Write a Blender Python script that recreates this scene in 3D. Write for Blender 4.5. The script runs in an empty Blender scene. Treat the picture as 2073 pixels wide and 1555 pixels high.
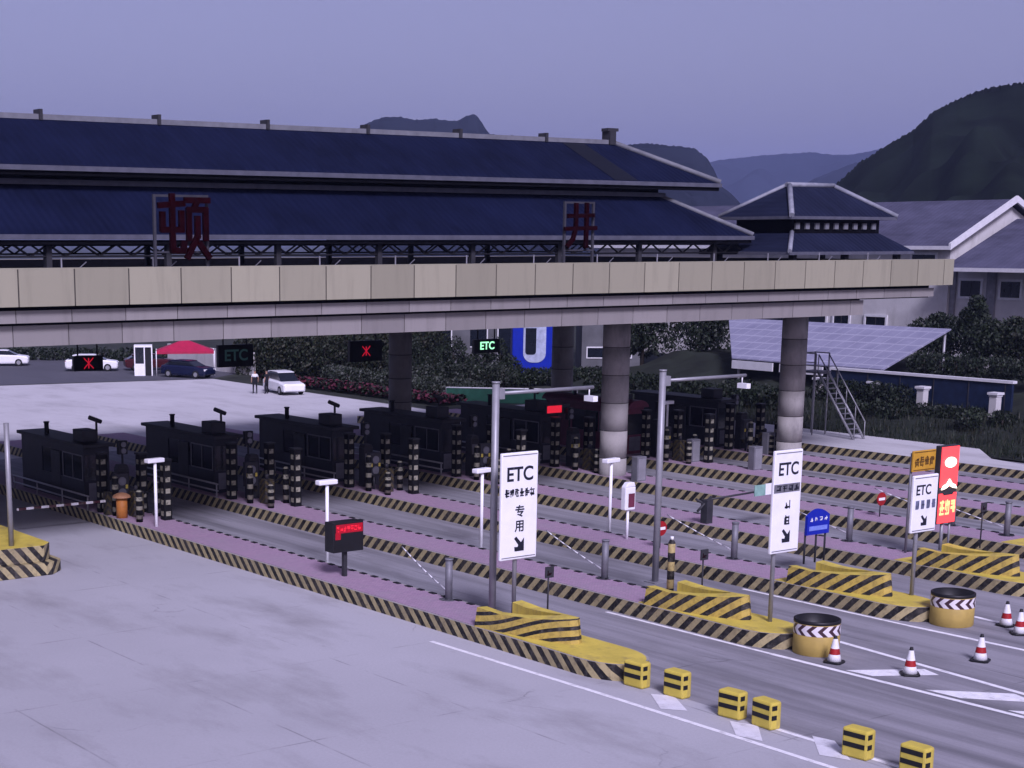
import bpy, bmesh, math, random
from mathutils import Vector, Matrix
R = math.radians
rnd = random.Random(7)
scene = bpy.context.scene
COL = scene.collection

# ------------------------------------------------------------------ helpers
class MB:
    def __init__(s): s.v = []; s.f = []; s.m = []; s.sm = []
    def face(s, pts, m=0, smooth=False):
        n = len(s.v); s.v += [tuple(p) for p in pts]; s.f.append(tuple(range(n, n+len(pts)))); s.m.append(m); s.sm.append(smooth)
    def box(s, a, b, m=0):
        x0,y0,z0 = a; x1,y1,z1 = b; n = len(s.v)
        s.v += [(x0,y0,z0),(x1,y0,z0),(x1,y1,z0),(x0,y1,z0),(x0,y0,z1),(x1,y0,z1),(x1,y1,z1),(x0,y1,z1)]
        for q in ((0,3,2,1),(4,5,6,7),(0,1,5,4),(1,2,6,5),(2,3,7,6),(3,0,4,7)):
            s.f.append(tuple(n+i for i in q)); s.m.append(m); s.sm.append(False)
        return s
    def prism(s, poly, z0, z1, m=0, mt=None, smooth=False):
        n = len(s.v); k = len(poly)
        s.v += [(x,y,z0) for x,y in poly] + [(x,y,z1) for x,y in poly]
        s.f.append(tuple(n+i for i in reversed(range(k)))); s.m.append(m); s.sm.append(False)
        s.f.append(tuple(n+k+i for i in range(k))); s.m.append(m if mt is None else mt); s.sm.append(False)
        for i in range(k):
            j = (i+1) % k
            s.f.append((n+i, n+j, n+k+j, n+k+i)); s.m.append(m); s.sm.append(smooth)
        return s
    def prism_xz(s, poly, y0, y1, m=0):
        n = len(s.v); k = len(poly)
        s.v += [(x,y0,z) for x,z in poly] + [(x,y1,z) for x,z in poly]
        s.f.append(tuple(n+i for i in range(k))); s.m.append(m); s.sm.append(False)
        s.f.append(tuple(n+k+i for i in reversed(range(k)))); s.m.append(m); s.sm.append(False)
        for i in range(k):
            j = (i+1) % k
            s.f.append((n+j, n+i, n+k+i, n+k+j)); s.m.append(m); s.sm.append(False)
        return s
    def tube(s, p, q, r, n=8, m=0, r2=None):
        p = Vector(p); q = Vector(q); d = (q-p).normalized(); r2 = r if r2 is None else r2
        u = d.orthogonal().normalized(); w = d.cross(u); b = len(s.v)
        for c, rr in ((p, r), (q, r2)):
            for i in range(n):
                a = 2*math.pi*i/n; s.v.append(tuple(c + rr*(math.cos(a)*u + math.sin(a)*w)))
        for i in range(n):
            j = (i+1) % n
            s.f.append((b+i, b+j, b+n+j, b+n+i)); s.m.append(m); s.sm.append(True)
        s.f.append(tuple(b+i for i in reversed(range(n)))); s.m.append(m); s.sm.append(False)
        s.f.append(tuple(b+n+i for i in range(n))); s.m.append(m); s.sm.append(False)
        return s
    def lathe(s, prof, n=20, x=0, y=0, cap=True):
        # prof: list of (r, z, mat-of-the-ring-below-this-point)
        b = len(s.v); k = len(prof)
        for r, z, m in prof:
            for i in range(n):
                a = 2*math.pi*i/n; s.v.append((x+r*math.cos(a), y+r*math.sin(a), z))
        for t in range(1, k):
            for i in range(n):
                j = (i+1) % n
                s.f.append((b+(t-1)*n+i, b+(t-1)*n+j, b+t*n+j, b+t*n+i)); s.m.append(prof[t][2]); s.sm.append(True)
        if cap:
            s.f.append(tuple(b+i for i in reversed(range(n)))); s.m.append(prof[0][2]); s.sm.append(False)
            s.f.append(tuple(b+(k-1)*n+i for i in range(n))); s.m.append(prof[-1][2]); s.sm.append(False)
        return s
    def add(s, o, loc=(0,0,0)):
        n = len(s.v); s.v += [(a+loc[0], b+loc[1], c+loc[2]) for a,b,c in o.v]
        s.f += [tuple(n+i for i in f) for f in o.f]; s.m += o.m; s.sm += o.sm
        return s
    def build(s, name, mats, parent=None, bevel=0, loc=None):
        me = bpy.data.meshes.new(name); me.from_pydata(s.v, [], s.f)
        if not isinstance(mats, (list, tuple)): mats = [mats]
        for m in mats: me.materials.append(m)
        me.polygons.foreach_set('material_index', s.m); me.polygons.foreach_set('use_smooth', s.sm); me.update()
        o = bpy.data.objects.new(name, me); COL.objects.link(o)
        if parent: o.parent = parent
        if loc: o.location = loc
        if bevel:
            b = o.modifiers.new('bevel', 'BEVEL'); b.width = bevel; b.segments = 2; b.limit_method = 'ANGLE'; b.angle_limit = R(40)
        return o

def tag(o, label=None, cat=None, group=None, kind=None):
    if label: o['label'] = label
    if cat: o['category'] = cat
    if group: o['group'] = group
    if kind: o['kind'] = kind
    return o
def thing(name, label, cat, loc=(0,0,0), rz=0, group=None):
    o = bpy.data.objects.new(name, None); COL.objects.link(o); o.empty_display_size = 0.3
    o.location = loc; o.rotation_euler = (0,0,rz)
    return tag(o, label, cat, group)
def copy_thing(root, loc, label, rz=None, group=None):
    r = root.copy(); COL.objects.link(r); r.location = loc; r['label'] = label
    if rz is not None: r.rotation_euler = (0,0,rz)
    if group: r['group'] = group
    for ch in list(root.children):
        c = ch.copy(); COL.objects.link(c); c.parent = r
        for g in list(ch.children):
            d = g.copy(); COL.objects.link(d); d.parent = c
    return r
def structure(o): o['kind'] = 'structure'; return o

# ------------------------------------------------------------------ materials
def nodes(name):
    m = bpy.data.materials.new(name); m.use_nodes = True
    nt = m.node_tree; b = nt.nodes['Principled BSDF']
    return m, nt, b
def L(nt, a, b): nt.links.new(a, b)
def math_n(nt, op, a, b=None, c=None):
    n = nt.nodes.new('ShaderNodeMath'); n.operation = op
    for i, x in enumerate((a, b, c)):
        if x is None: continue
        if hasattr(x, 'links'): nt.links.new(x, n.inputs[i])
        else: n.inputs[i].default_value = x
    return n.outputs[0]
def mixc(nt, f, a, b, mode='MIX'):
    n = nt.nodes.new('ShaderNodeMix'); n.data_type = 'RGBA'; n.blend_type = mode
    for i, x in ((0, f), (6, a), (7, b)):
        if hasattr(x, 'links'): nt.links.new(x, n.inputs[i])
        else: n.inputs[i].default_value = x if i == 0 else (*x[:3], 1)
    return n.outputs[2]
def noise(nt, scale, detail=4, vec=None, rough=.6):
    t = nt.nodes.new('ShaderNodeTexNoise'); t.inputs['Scale'].default_value = scale; t.inputs['Detail'].default_value = detail
    t.inputs['Roughness'].default_value = rough
    if vec is not None: nt.links.new(vec, t.inputs['Vector'])
    return t.outputs[0]
def objcoord(nt):
    return nt.nodes.new('ShaderNodeTexCoord').outputs['Object']
def ramp(nt, x, lo, hi):
    n = nt.nodes.new('ShaderNodeMapRange'); n.clamp = True
    nt.links.new(x, n.inputs[0]); n.inputs[1].default_value = lo; n.inputs[2].default_value = hi
    return n.outputs[0]
def scalevec(nt, v, s):
    n = nt.nodes.new('ShaderNodeVectorMath'); n.operation = 'MULTIPLY'; nt.links.new(v, n.inputs[0]); n.inputs[1].default_value = s
    return n.outputs[0]
def bump(nt, b, h, strength=.3, dist=.02):
    n = nt.nodes.new('ShaderNodeBump'); n.inputs['Strength'].default_value = strength; n.inputs['Distance'].default_value = dist
    nt.links.new(h, n.inputs['Height']); nt.links.new(n.outputs[0], b.inputs['Normal'])
def M(name, c, rough=.7, metal=0, var=.25, scale=2.5, spec=.3, bmp=0, dirt=None):
    m, nt, b = nodes(name); v = objcoord(nt)
    f = ramp(nt, noise(nt, scale, 6, v), .3, .7)
    col = mixc(nt, f, [x*(1-var) for x in c], [min(1, x*(1+var)) for x in c])
    if dirt:
        g = ramp(nt, noise(nt, scale*.6, 8, scalevec(nt, v, (1.7, 1.3, .5)), .7), .52, .72)
        col = mixc(nt, g, col, dirt)
    L(nt, col, b.inputs['Base Color']); b.inputs['Roughness'].default_value = rough; b.inputs['Metallic'].default_value = metal
    b.inputs['Specular IOR Level'].default_value = spec
    if bmp: bump(nt, b, noise(nt, scale*8, 5, v), bmp)
    return m
def glow(name, c, s):
    m, nt, b = nodes(name)
    b.inputs['Base Color'].default_value = (c[0]*.3, c[1]*.3, c[2]*.3, 1)
    b.inputs['Emission Color'].default_value = (*c, 1); b.inputs['Emission Strength'].default_value = s
    return m
def stripes(name, ca, cb, coef, period, duty=.5, absx=None, rough=.6, offset=0, wear=.85, wave=0, faces=None):
    """two-colour painted stripes laid out in the object's own coordinates"""
    m, nt, b = nodes(name); v = objcoord(nt)
    s = nt.nodes.new('ShaderNodeSeparateXYZ'); L(nt, v, s.inputs[0])
    x, y, z = s.outputs
    if absx is not None: x = math_n(nt, 'ABSOLUTE', math_n(nt, 'SUBTRACT', x, absx))
    p = math_n(nt, 'MULTIPLY', x, coef[0])
    p = math_n(nt, 'MULTIPLY_ADD', y, coef[1], p)
    p = math_n(nt, 'MULTIPLY_ADD', z, coef[2], p)
    if wave: p = math_n(nt, 'MULTIPLY_ADD', math_n(nt, 'SINE', math_n(nt, 'MULTIPLY', y, 1.9)), wave, p)
    p = math_n(nt, 'MULTIPLY_ADD', noise(nt, 6, 2, v), .035, p)
    fr = math_n(nt, 'FRACT', math_n(nt, 'ADD', math_n(nt, 'DIVIDE', p, period), 100.0+offset))
    k = math_n(nt, 'LESS_THAN', fr, duty)
    w = ramp(nt, noise(nt, 7, 8, v, .7), .47, .66)
    ca2 = mixc(nt, math_n(nt, 'MULTIPLY', w, wear), ca, [c*.55 for c in ca])
    cb2 = mixc(nt, math_n(nt, 'MULTIPLY', w, wear), cb, (.08, .075, .07))
    col = mixc(nt, k, ca2, cb2)
    g = ramp(nt, noise(nt, 1.2, 6, scalevec(nt, v, (1, .6, .3))), .45, .8)
    col = mixc(nt, math_n(nt, 'MULTIPLY', g, .6), col, (.10,.085,.07))
    L(nt, col, b.inputs['Base Color']); b.inputs['Roughness'].default_value = rough
    b.inputs['Specular IOR Level'].default_value = .25
    return m

YEL = (.56, .45, .075); KY = (.40, .34, .18); BLK = (.008, .008, .009)
m_white = M('white_paint', (.72,.72,.74), .5, var=.08, dirt=(.5,.49,.47))
m_signwhite = M('sign_white', (.80,.80,.82), .45, var=.05)
m_ink = M('sign_ink', (.012,.013,.025), .5, var=.1)
m_black = M('black_plastic', (.010,.010,.012), .5, var=.2)
m_dark = M('dark_metal', (.03,.03,.035), .55, var=.25)
m_grey = M('grey_steel', (.27,.27,.29), .45, .3, var=.12)
m_greyd = M('weathered_grey_steel', (.16,.16,.18), .55, .2, var=.2)
m_yel = M('yellow_paint', YEL, .6, var=.16, dirt=(.30,.23,.08), scale=1.6)
m_orange = M('orange_plastic', (.46,.17,.035), .55, var=.15)
m_glass = M('dark_glass', (.010,.013,.020), .12, var=.1, spec=.5)
m_red = M('red_paint', (.30,.012,.015), .5, var=.2)
m_redink = M('dull_red_letters', (.010,.0006,.002), .8, var=.45, spec=.03)
m_booth = M('booth_panel', (.020,.021,.028), .5, .1, var=.2)
m_boothr = M('booth_red_panel', (.14,.03,.055), .5, var=.25)
m_kerb_a = stripes('kerb_paint_back_lean', KY, BLK, (0,1,-1.0), .5, .5)
m_kerb_b = stripes('kerb_paint_forward_lean', KY, BLK, (0,1,1.0), .5, .5)
m_pier = stripes('pier_paint_diagonal', (.48,.36,.08), BLK, (0,1,1.35), .56, .46)
m_pier1 = stripes('pier_paint_bow_lines', (.48,.36,.08), BLK, (0,1,3.6), .98, .40, wave=.22, offset=.2)
m_chev = stripes('chevron_block_paint', KY, BLK, (1,0,-.85), .46, .48, absx=2.3)
m_cab = stripes('barrier_cabinet_paint', (.07,.055,.02), BLK, (1,1,1.0), .3, .55)
def patch_bands(name, ca, period, half):
    m, nt, b = nodes(name); v = objcoord(nt)
    s = nt.nodes.new('ShaderNodeSeparateXYZ'); L(nt, v, s.inputs[0]); x, y, z = s.outputs
    k1 = math_n(nt, 'GREATER_THAN', math_n(nt, 'FRACT', math_n(nt, 'ADD', math_n(nt, 'DIVIDE', z, period), .1)), .58)
    k2 = math_n(nt, 'LESS_THAN', math_n(nt, 'MINIMUM', math_n(nt, 'ABSOLUTE', x), math_n(nt, 'ABSOLUTE', y)), half)
    k = math_n(nt, 'MULTIPLY', math_n(nt, 'MULTIPLY', k1, k2), ramp(nt, noise(nt, 7, 3, v), .25, .5))
    L(nt, mixc(nt, k, BLK, ca), b.inputs['Base Color']); b.inputs['Roughness'].default_value = .6; b.inputs['Specular IOR Level'].default_value = .1
    return m
m_postband = patch_bands('crash_post_bands', (.26,.25,.19), .44, .10)
m_boom = stripes('boom_bands', (.75,.74,.74), (.05,.01,.015), (1,0,0), .62, .5)
m_drum = M('yellow_drum_plastic', (.40,.29,.08), .55, var=.15)
m_concrete = M('pillar_concrete', (.30,.285,.27), .8, var=.14, scale=1.3, bmp=.1, dirt=(.18,.17,.165))

# toll pavement: light concrete with saw-cut joints, tyre stains and patches
def pavement(name, base, dark, stain, joints=True, track=False):
    m, nt, b = nodes(name); v = objcoord(nt)
    big = ramp(nt, noise(nt, .09, 6, v), .35, .7)
    col = mixc(nt, big, base, [c*.84 for c in base])
    mid = ramp(nt, noise(nt, .35, 8, scalevec(nt, v, (1.3,.45,1)), .65), .5, .78)
    col = mixc(nt, math_n(nt, 'MULTIPLY', mid, .8), col, stain)
    fine = ramp(nt, noise(nt, 14, 4, v), .3, .7)
    col = mixc(nt, math_n(nt, 'MULTIPLY', fine, .16), col, dark)
    s = nt.nodes.new('ShaderNodeSeparateXYZ'); L(nt, v, s.inputs[0]); x, y, z = s.outputs
    vo = nt.nodes.new('ShaderNodeTexVoronoi'); vo.feature = 'DISTANCE_TO_EDGE'; vo.inputs['Scale'].default_value = .16
    wv = nt.nodes.new('ShaderNodeVectorMath'); wv.operation = 'ADD'; L(nt, v, wv.inputs[0])
    nz = nt.nodes.new('ShaderNodeTexNoise'); nz.inputs['Scale'].default_value = .9; nz.inputs['Detail'].default_value = 5; L(nt, v, nz.inputs['Vector'])
    L(nt, scalevec(nt, nz.outputs['Color'], (1.2,1.2,0)), wv.inputs[1]); L(nt, wv.outputs[0], vo.inputs['Vector'])
    ck = math_n(nt, 'MULTIPLY', math_n(nt, 'LESS_THAN', vo.outputs['Distance'], .0035), ramp(nt, noise(nt, .22, 3, v), .58, .66))
    col = mixc(nt, math_n(nt, 'MULTIPLY', ck, .45), col, dark)
    oil = ramp(nt, noise(nt, 1.6, 5, v), .66, .78)
    col = mixc(nt, math_n(nt, 'MULTIPLY', oil, .35), col, dark)
    if track:
        st = ramp(nt, noise(nt, .6, 7, scalevec(nt, v, (2.2,.10,1)), .6), .42, .72)
        col = mixc(nt, math_n(nt, 'MULTIPLY', st, .75), col, dark)
    if joints:
        wob = math_n(nt, 'MULTIPLY', noise(nt, .8, 3, v), .05)
        jx = math_n(nt, 'ABSOLUTE', math_n(nt, 'SUBTRACT', math_n(nt, 'FRACT', math_n(nt, 'DIVIDE', math_n(nt, 'ADD', math_n(nt, 'SUBTRACT', x, 19.5-45), wob), 4.5)), .5))
        jy = math_n(nt, 'ABSOLUTE', math_n(nt, 'SUBTRACT', math_n(nt, 'FRACT', math_n(nt, 'DIVIDE', math_n(nt, 'ADD', math_n(nt, 'SUBTRACT', y, 30-60), wob), 6.0)), .5))
        k = math_n(nt, 'MAXIMUM', math_n(nt, 'GREATER_THAN', jx, .5-.006), math_n(nt, 'GREATER_THAN', jy, .5-.005))
        br = ramp(nt, noise(nt, .5, 3, v), .47, .62)
        col = mixc(nt, math_n(nt, 'MULTIPLY', math_n(nt, 'MULTIPLY', k, br), .55), col, dark)
    L(nt, col, b.inputs['Base Color']); b.inputs['Roughness'].default_value = .85
    b.inputs['Specular IOR Level'].default_value = .2
    bump(nt, b, noise(nt, 30, 4, v), .15, .01)
    return m
m_plaza = pavement('plaza_concrete', (.43,.43,.46), (.16,.16,.165), (.225,.22,.23))
m_apron = pavement('apron_concrete', (.55,.54,.56), (.2,.2,.2), (.30,.29,.3))
m_lane = pavement('lane_concrete', (.31,.305,.335), (.085,.085,.095), (.15,.148,.155), track=True)
m_asph = pavement('asphalt', (.095,.095,.115), (.05,.05,.055), (.065,.065,.075), joints=False)
m_soil = M('dark_soil', (.022,.026,.02), .95, var=.5, scale=.6, bmp=.5)
m_ground = M('open_ground', (.045,.05,.04), .95, var=.35, scale=.03)
m_marking = M('road_marking_paint', (.78,.78,.80), .7, var=.12, scale=4, dirt=(.42,.42,.43))
m_patch = M('worn_white_patch', (.66,.66,.70), .75, var=.1, scale=3, dirt=(.45,.45,.46))
# lilac-pink pavers on top of the lane islands
def paver():
    m, nt, b = nodes('island_pavers'); v = objcoord(nt)
    br = nt.nodes.new('ShaderNodeTexBrick'); L(nt, v, br.inputs['Vector']); br.inputs['Scale'].default_value = 4
    br.inputs['Color1'].default_value = (.39,.265,.36,1); br.inputs['Color2'].default_value = (.31,.205,.30,1); br.inputs['Mortar'].default_value = (.22,.19,.21,1)
    br.inputs['Mortar Size'].default_value = .02
    w = ramp(nt, noise(nt, .8, 7, v), .45, .75)
    col = mixc(nt, math_n(nt, 'MULTIPLY', w, .6), br.outputs[0], (.29,.25,.29))
    L(nt, col, b.inputs['Base Color']); b.inputs['Roughness'].default_value = .85; b.inputs['Specular IOR Level'].default_value = .2
    return m
m_paver = paver()
# glazed roof tile and clad fascia
def tile(name, c, axis, period=.33, amt=.2):
    m, nt, b = nodes(name); v = objcoord(nt)
    s = nt.nodes.new('ShaderNodeSeparateXYZ'); L(nt, v, s.inputs[0]); t = s.outputs[axis]
    w = math_n(nt, 'SINE', math_n(nt, 'MULTIPLY', t, 2*math.pi/period))
    f = ramp(nt, noise(nt, .35, 6, v), .3, .7)
    col = mixc(nt, f, [x*.65 for x in c], [x*1.3 for x in c])
    fs = ramp(nt, noise(nt, 1.1, 6, scalevec(nt, v, (1.5,.5,.5))), .4, .75)
    col = mixc(nt, math_n(nt, 'MULTIPLY', fs, .5), col, [x*1.6+.0008 for x in c])
    col = mixc(nt, math_n(nt, 'MULTIPLY', ramp(nt, w, -1, 1), amt), col, [x*.5 for x in c])
    L(nt, col, b.inputs['Base Color']); b.inputs['Roughness'].default_value = .7; b.inputs['Specular IOR Level'].default_value = .05
    bump(nt, b, w, .25, .03)
    return m
m_tile = tile('navy_roof_tile', (.0055,.008,.026), 0)
m_tile_y = tile('navy_roof_tile_side', (.0055,.008,.026), 1)
m_tile_p = tile('pavilion_roof_tile', (.011,.014,.032), 0)
m_tile_h = tile('house_roof_tile', (.075,.075,.115), 1, .4)
m_roofband = M('dark_roof_band', (.002,.003,.009), .6)
m_ridge = M('ridge_mortar', (.15,.155,.175), .7, var=.2)
m_gutter = M('eave_gutter', (.085,.088,.115), .5, var=.2)
m_soffit_shade = M('soffit_and_shade_black', (.005,.005,.007), .95, spec=.02)
def fascia(name, c, period=1.95):
    m, nt, b = nodes(name); v = objcoord(nt)
    s = nt.nodes.new('ShaderNodeSeparateXYZ'); L(nt, v, s.inputs[0])
    wn = nt.nodes.new('ShaderNodeTexWhiteNoise'); wn.noise_dimensions = '1D'
    L(nt, math_n(nt, 'FLOOR', math_n(nt, 'DIVIDE', s.outputs[0], period)), wn.inputs['W'])
    col = mixc(nt, wn.outputs[0], [x*.86 for x in c], [x*1.12 for x in c])
    g = ramp(nt, noise(nt, 1.0, 7, scalevec(nt, v, (3,1,.35))), .5, .8)
    col = mixc(nt, math_n(nt, 'MULTIPLY', g, .5), col, [x*.6 for x in c])
    L(nt, col, b.inputs['Base Color']); b.inputs['Roughness'].default_value = .6
    return m
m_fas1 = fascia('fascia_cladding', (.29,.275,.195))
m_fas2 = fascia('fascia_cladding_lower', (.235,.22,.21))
m_joint = M('joint_shadow_gap', (.05,.045,.04), .9)
m_wall = M('white_render', (.50,.49,.49), .8, var=.1, scale=.8, dirt=(.36,.35,.34))
m_wallgrey = M('grey_render', (.095,.097,.105), .85, var=.3, scale=.5)
m_trim = M('white_trim', (.60,.60,.62), .6, var=.08)
m_greywall = M('grey_pilaster', (.2,.2,.22), .7)
def grid_mat():
    m, nt, b = nodes('shed_roof_grid'); v = objcoord(nt)
    s = nt.nodes.new('ShaderNodeSeparateXYZ'); L(nt, v, s.inputs[0])
    gx = math_n(nt, 'LESS_THAN', math_n(nt, 'FRACT', math_n(nt, 'DIVIDE', s.outputs[0], 1.08)), .13)
    gy = math_n(nt, 'LESS_THAN', math_n(nt, 'FRACT', math_n(nt, 'DIVIDE', s.outputs[1], 1.0)), .07)
    f = ramp(nt, noise(nt, .7, 6, v), .3, .7)
    col = mixc(nt, f, (.19,.19,.27), (.27,.27,.36))
    col = mixc(nt, math_n(nt, 'MULTIPLY', math_n(nt, 'MAXIMUM', gx, gy), .55), col, (.42,.42,.50))
    L(nt, col, b.inputs['Base Color']); b.inputs['Roughness'].default_value = .45
    return m
m_shed = grid_mat()
m_bank = M('bank_grass', (.012,.016,.011), .95, var=.5, scale=.5, bmp=.5)
m_leaf = [M('leaf_dark', (.008,.014,.007), .6, var=.5, scale=.8), M('leaf_mid', (.016,.025,.012), .6, var=.5, scale=.8),
          M('leaf_olive', (.025,.027,.015), .6, var=.4, scale=.8), M('leaf_pale', (.05,.057,.047), .6, var=.4, scale=.8)]
m_bark = M('bark', (.05,.042,.035), .9, var=.3)
m_flower = M('red_flowers', (.075,.012,.026), .7, var=.4)
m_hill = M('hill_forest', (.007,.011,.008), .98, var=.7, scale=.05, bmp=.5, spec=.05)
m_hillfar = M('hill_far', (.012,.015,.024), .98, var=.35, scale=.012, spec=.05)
m_navy = M('navy_hoarding', (.007,.015,.042), .6, var=.3)
m_greenmesh = M('green_mesh', (.010,.062,.040), .7, var=.3)
m_blue = M('bright_blue_panel', (.003,.018,.30), .4, var=.12)
m_bluesign = M('blue_sign', (.006,.018,.33), .4, var=.08)
m_bluelite = M('pale_blue_sign_strip', (.16,.22,.62), .5)
m_orangesign = M('amber_sign', (.50,.27,.03), .5, var=.1)
m_brownink = M('brown_ink', (.11,.055,.01), .6)
m_tyre = M('tyre', (.012,.012,.012), .9)
m_carwhite = M('car_white', (.75,.75,.76), .25, var=.03, spec=.5)
m_carblue = M('car_blue', (.006,.009,.035), .25, var=.05, spec=.5)
m_carred = M('van_red', (.045,.006,.010), .3, var=.05, spec=.5)
m_skin = M('skin', (.35,.2,.14), .6); m_shirt = M('shirt', (.6,.6,.62), .8); m_trous = M('trousers', (.012,.012,.018), .9); m_hair = M('hair', (.01,.008,.007), .7)
g_red = glow('lit_red_led', (1.0,.02,.05), .5)
g_redhot = glow('lit_red_board', (1.0,.05,.06), 1.0)
g_white = glow('lit_warm_white_led', (1.0,.82,.68), 1.6)
g_dimred = glow('dim_red_cross', (.75,.01,.04), .30)
g_green = glow('lit_green_letters', (.35,1.0,.55), .75)
g_teal = glow('dim_teal_letters', (.10,.24,.27), .035)  # faint glow put into letters whose sign is switched off

# ------------------------------------------------------------------ camera (high pole camera looking down the plaza)
FPX, CX, CY, HOR, CH = 3353., 720., 1200., 487., 11.0
PITCH = math.atan2(CY-HOR, FPX); YAW = R(34.5456)
cam = bpy.data.objects.new('camera', bpy.data.cameras.new('camera')); COL.objects.link(cam)
cam.location = (0,0,CH); cam.rotation_euler = (math.pi/2-PITCH, 0, -YAW)
cam.data.sensor_width = 36; cam.data.lens = FPX/2073*36; cam.data.shift_x = (1036.5-CX)/2073; cam.data.shift_y = (CY-777.5)/2073
cam.data.clip_start = .5; cam.data.clip_end = 30000
scene.camera = cam
def ray(u, v):
    x, y, z = (u-CX)/FPX, -(v-CY)/FPX, 1.
    x, y, z = x, z*math.cos(PITCH)+y*math.sin(PITCH), -z*math.sin(PITCH)+y*math.cos(PITCH)
    c, s = math.cos(YAW), math.sin(YAW)
    return Vector((c*x+s*y, -s*x+c*y, z))

# ------------------------------------------------------------------ light
SUN_EL, SUN_AZ = 40, 204     # azimuth clockwise from +Y: behind and to the right of the camera
w = bpy.data.worlds.new('World'); scene.world = w; w.use_nodes = True
nt = w.node_tree; bg = nt.nodes['Background']
sky = nt.nodes.new('ShaderNodeTexSky'); sky.sky_type = 'NISHITA'; sky.sun_disc = False
sky.sun_elevation = R(SUN_EL); sky.sun_rotation = R(SUN_AZ); sky.air_density = 1.0; sky.dust_density = 3.0; sky.ozone_density = 3.0
hsv = nt.nodes.new('ShaderNodeHueSaturation'); hsv.inputs['Saturation'].default_value = .60; L(nt, sky.outputs[0], hsv.inputs['Color'])
L(nt, mixc(nt, 1.0, hsv.outputs[0], (.84,.71,1.0), 'MULTIPLY'), bg.inputs[0]); bg.inputs[1].default_value = .05
sun = bpy.data.objects.new('sun', bpy.data.lights.new('sun', 'SUN')); COL.objects.link(sun)
sun.data.energy = 2.0; sun.data.angle = R(14); sun.data.color = (.79,.74,1.0)
d = Vector((math.sin(R(SUN_AZ))*math.cos(R(SUN_EL)), math.cos(R(SUN_AZ))*math.cos(R(SUN_EL)), math.sin(R(SUN_EL))))
sun.rotation_euler = d.to_track_quat('Z', 'Y').to_euler(); sun.location = d*60
scene.view_settings.view_transform = 'Standard'; scene.view_settings.look = 'None'
scene.view_settings.exposure = 1.1; scene.view_settings.gamma = 1

# ------------------------------------------------------------------ ground
def sheet(name, poly, z, m):
    b = MB(); b.face([(x,y,z) for x,y in poly]); return structure(b.build(name, m))
sheet('ground', [(-6000,-6000),(6000,-6000),(6000,6000),(-6000,6000)], -.012, m_ground)
sheet('plaza', [(-60,-20),(110,-20),(80,50),(74.6,88),(66.5,88),(67.2,118),(40,124),(-60,140)], -.004, m_apron)
sheet('near_pavement', [(-60,-20),(28.9,-20),(28.9,92),(-60,92)], .000, m_plaza)
sheet('lane_pavement', [(28.9,-20),(120,-20),(78,50),(75.5,80),(28.9,80)], .001, m_lane)
sheet('service_road', [(-60,146),(40,124.6),(67.2,118.3),(72,122),(72,136),(62,158),(-60,190)], .003, m_asph)
sheet('planting_ground', [(67.0,84),(78,80),(160,80),(160,260),(74,260),(72,137),(72,121),(67.4,117.8)], .006, m_soil)

def line(name, a, b_, wd):
    a = Vector((*a,0)); b_ = Vector((*b_,0)); dd = (b_-a).normalized(); n = Vector((-dd.y,dd.x,0))*wd/2
    return [(p.x,p.y) for p in (a-n, b_-n, b_+n, a+n)]
def marks(name, polys, z=.006, m=None):
    b = MB()
    for p in polys:
        b.face([(x,y,z) for x,y in p])
    return structure(b.build(name, m or m_marking))
marks('edge_line', [line('', (27.35,36.0), (27.5,29.5), .16), line('', (27.5,29.5), (27.6,8), .16)])
marks('divider_line', [line('', (28.75,25.4), (28.7,8), .15)])
marks('gore_markings', [line('', (34.0,36.0), (34.1,29.6), .14), line('', (34.1,29.6), (34.5,14), .18), line('', (36.75,29.5), (35.2,14), .18),
      [(34.35,27.3),(36.15,26.2),(35.95,25.6),(34.45,26.5)], [(34.45,24.9),(35.95,23.4),(35.7,22.6),(34.5,23.9)], [(34.5,22.6),(35.75,21.2),(35.5,20.5),(34.5,21.6)]])
marks('gore_markings', [line('', (39.95,36.0), (40.0,29.6), .14), line('', (40.0,29.6), (40.6,14), .18), line('', (42.6,29.3), (41.4,14), .18)])
marks('white_patches', [[(28.5,28.5),(28.85,28.05),(28.15,26.9),(27.75,27.4)], [(28.35,25.75),(28.6,25.1),(27.75,24.2),(27.6,24.85)], [(29.0,23.85),(29.1,23.3),(28.25,22.15),(28.0,22.8)]], .009, m_patch)

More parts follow.
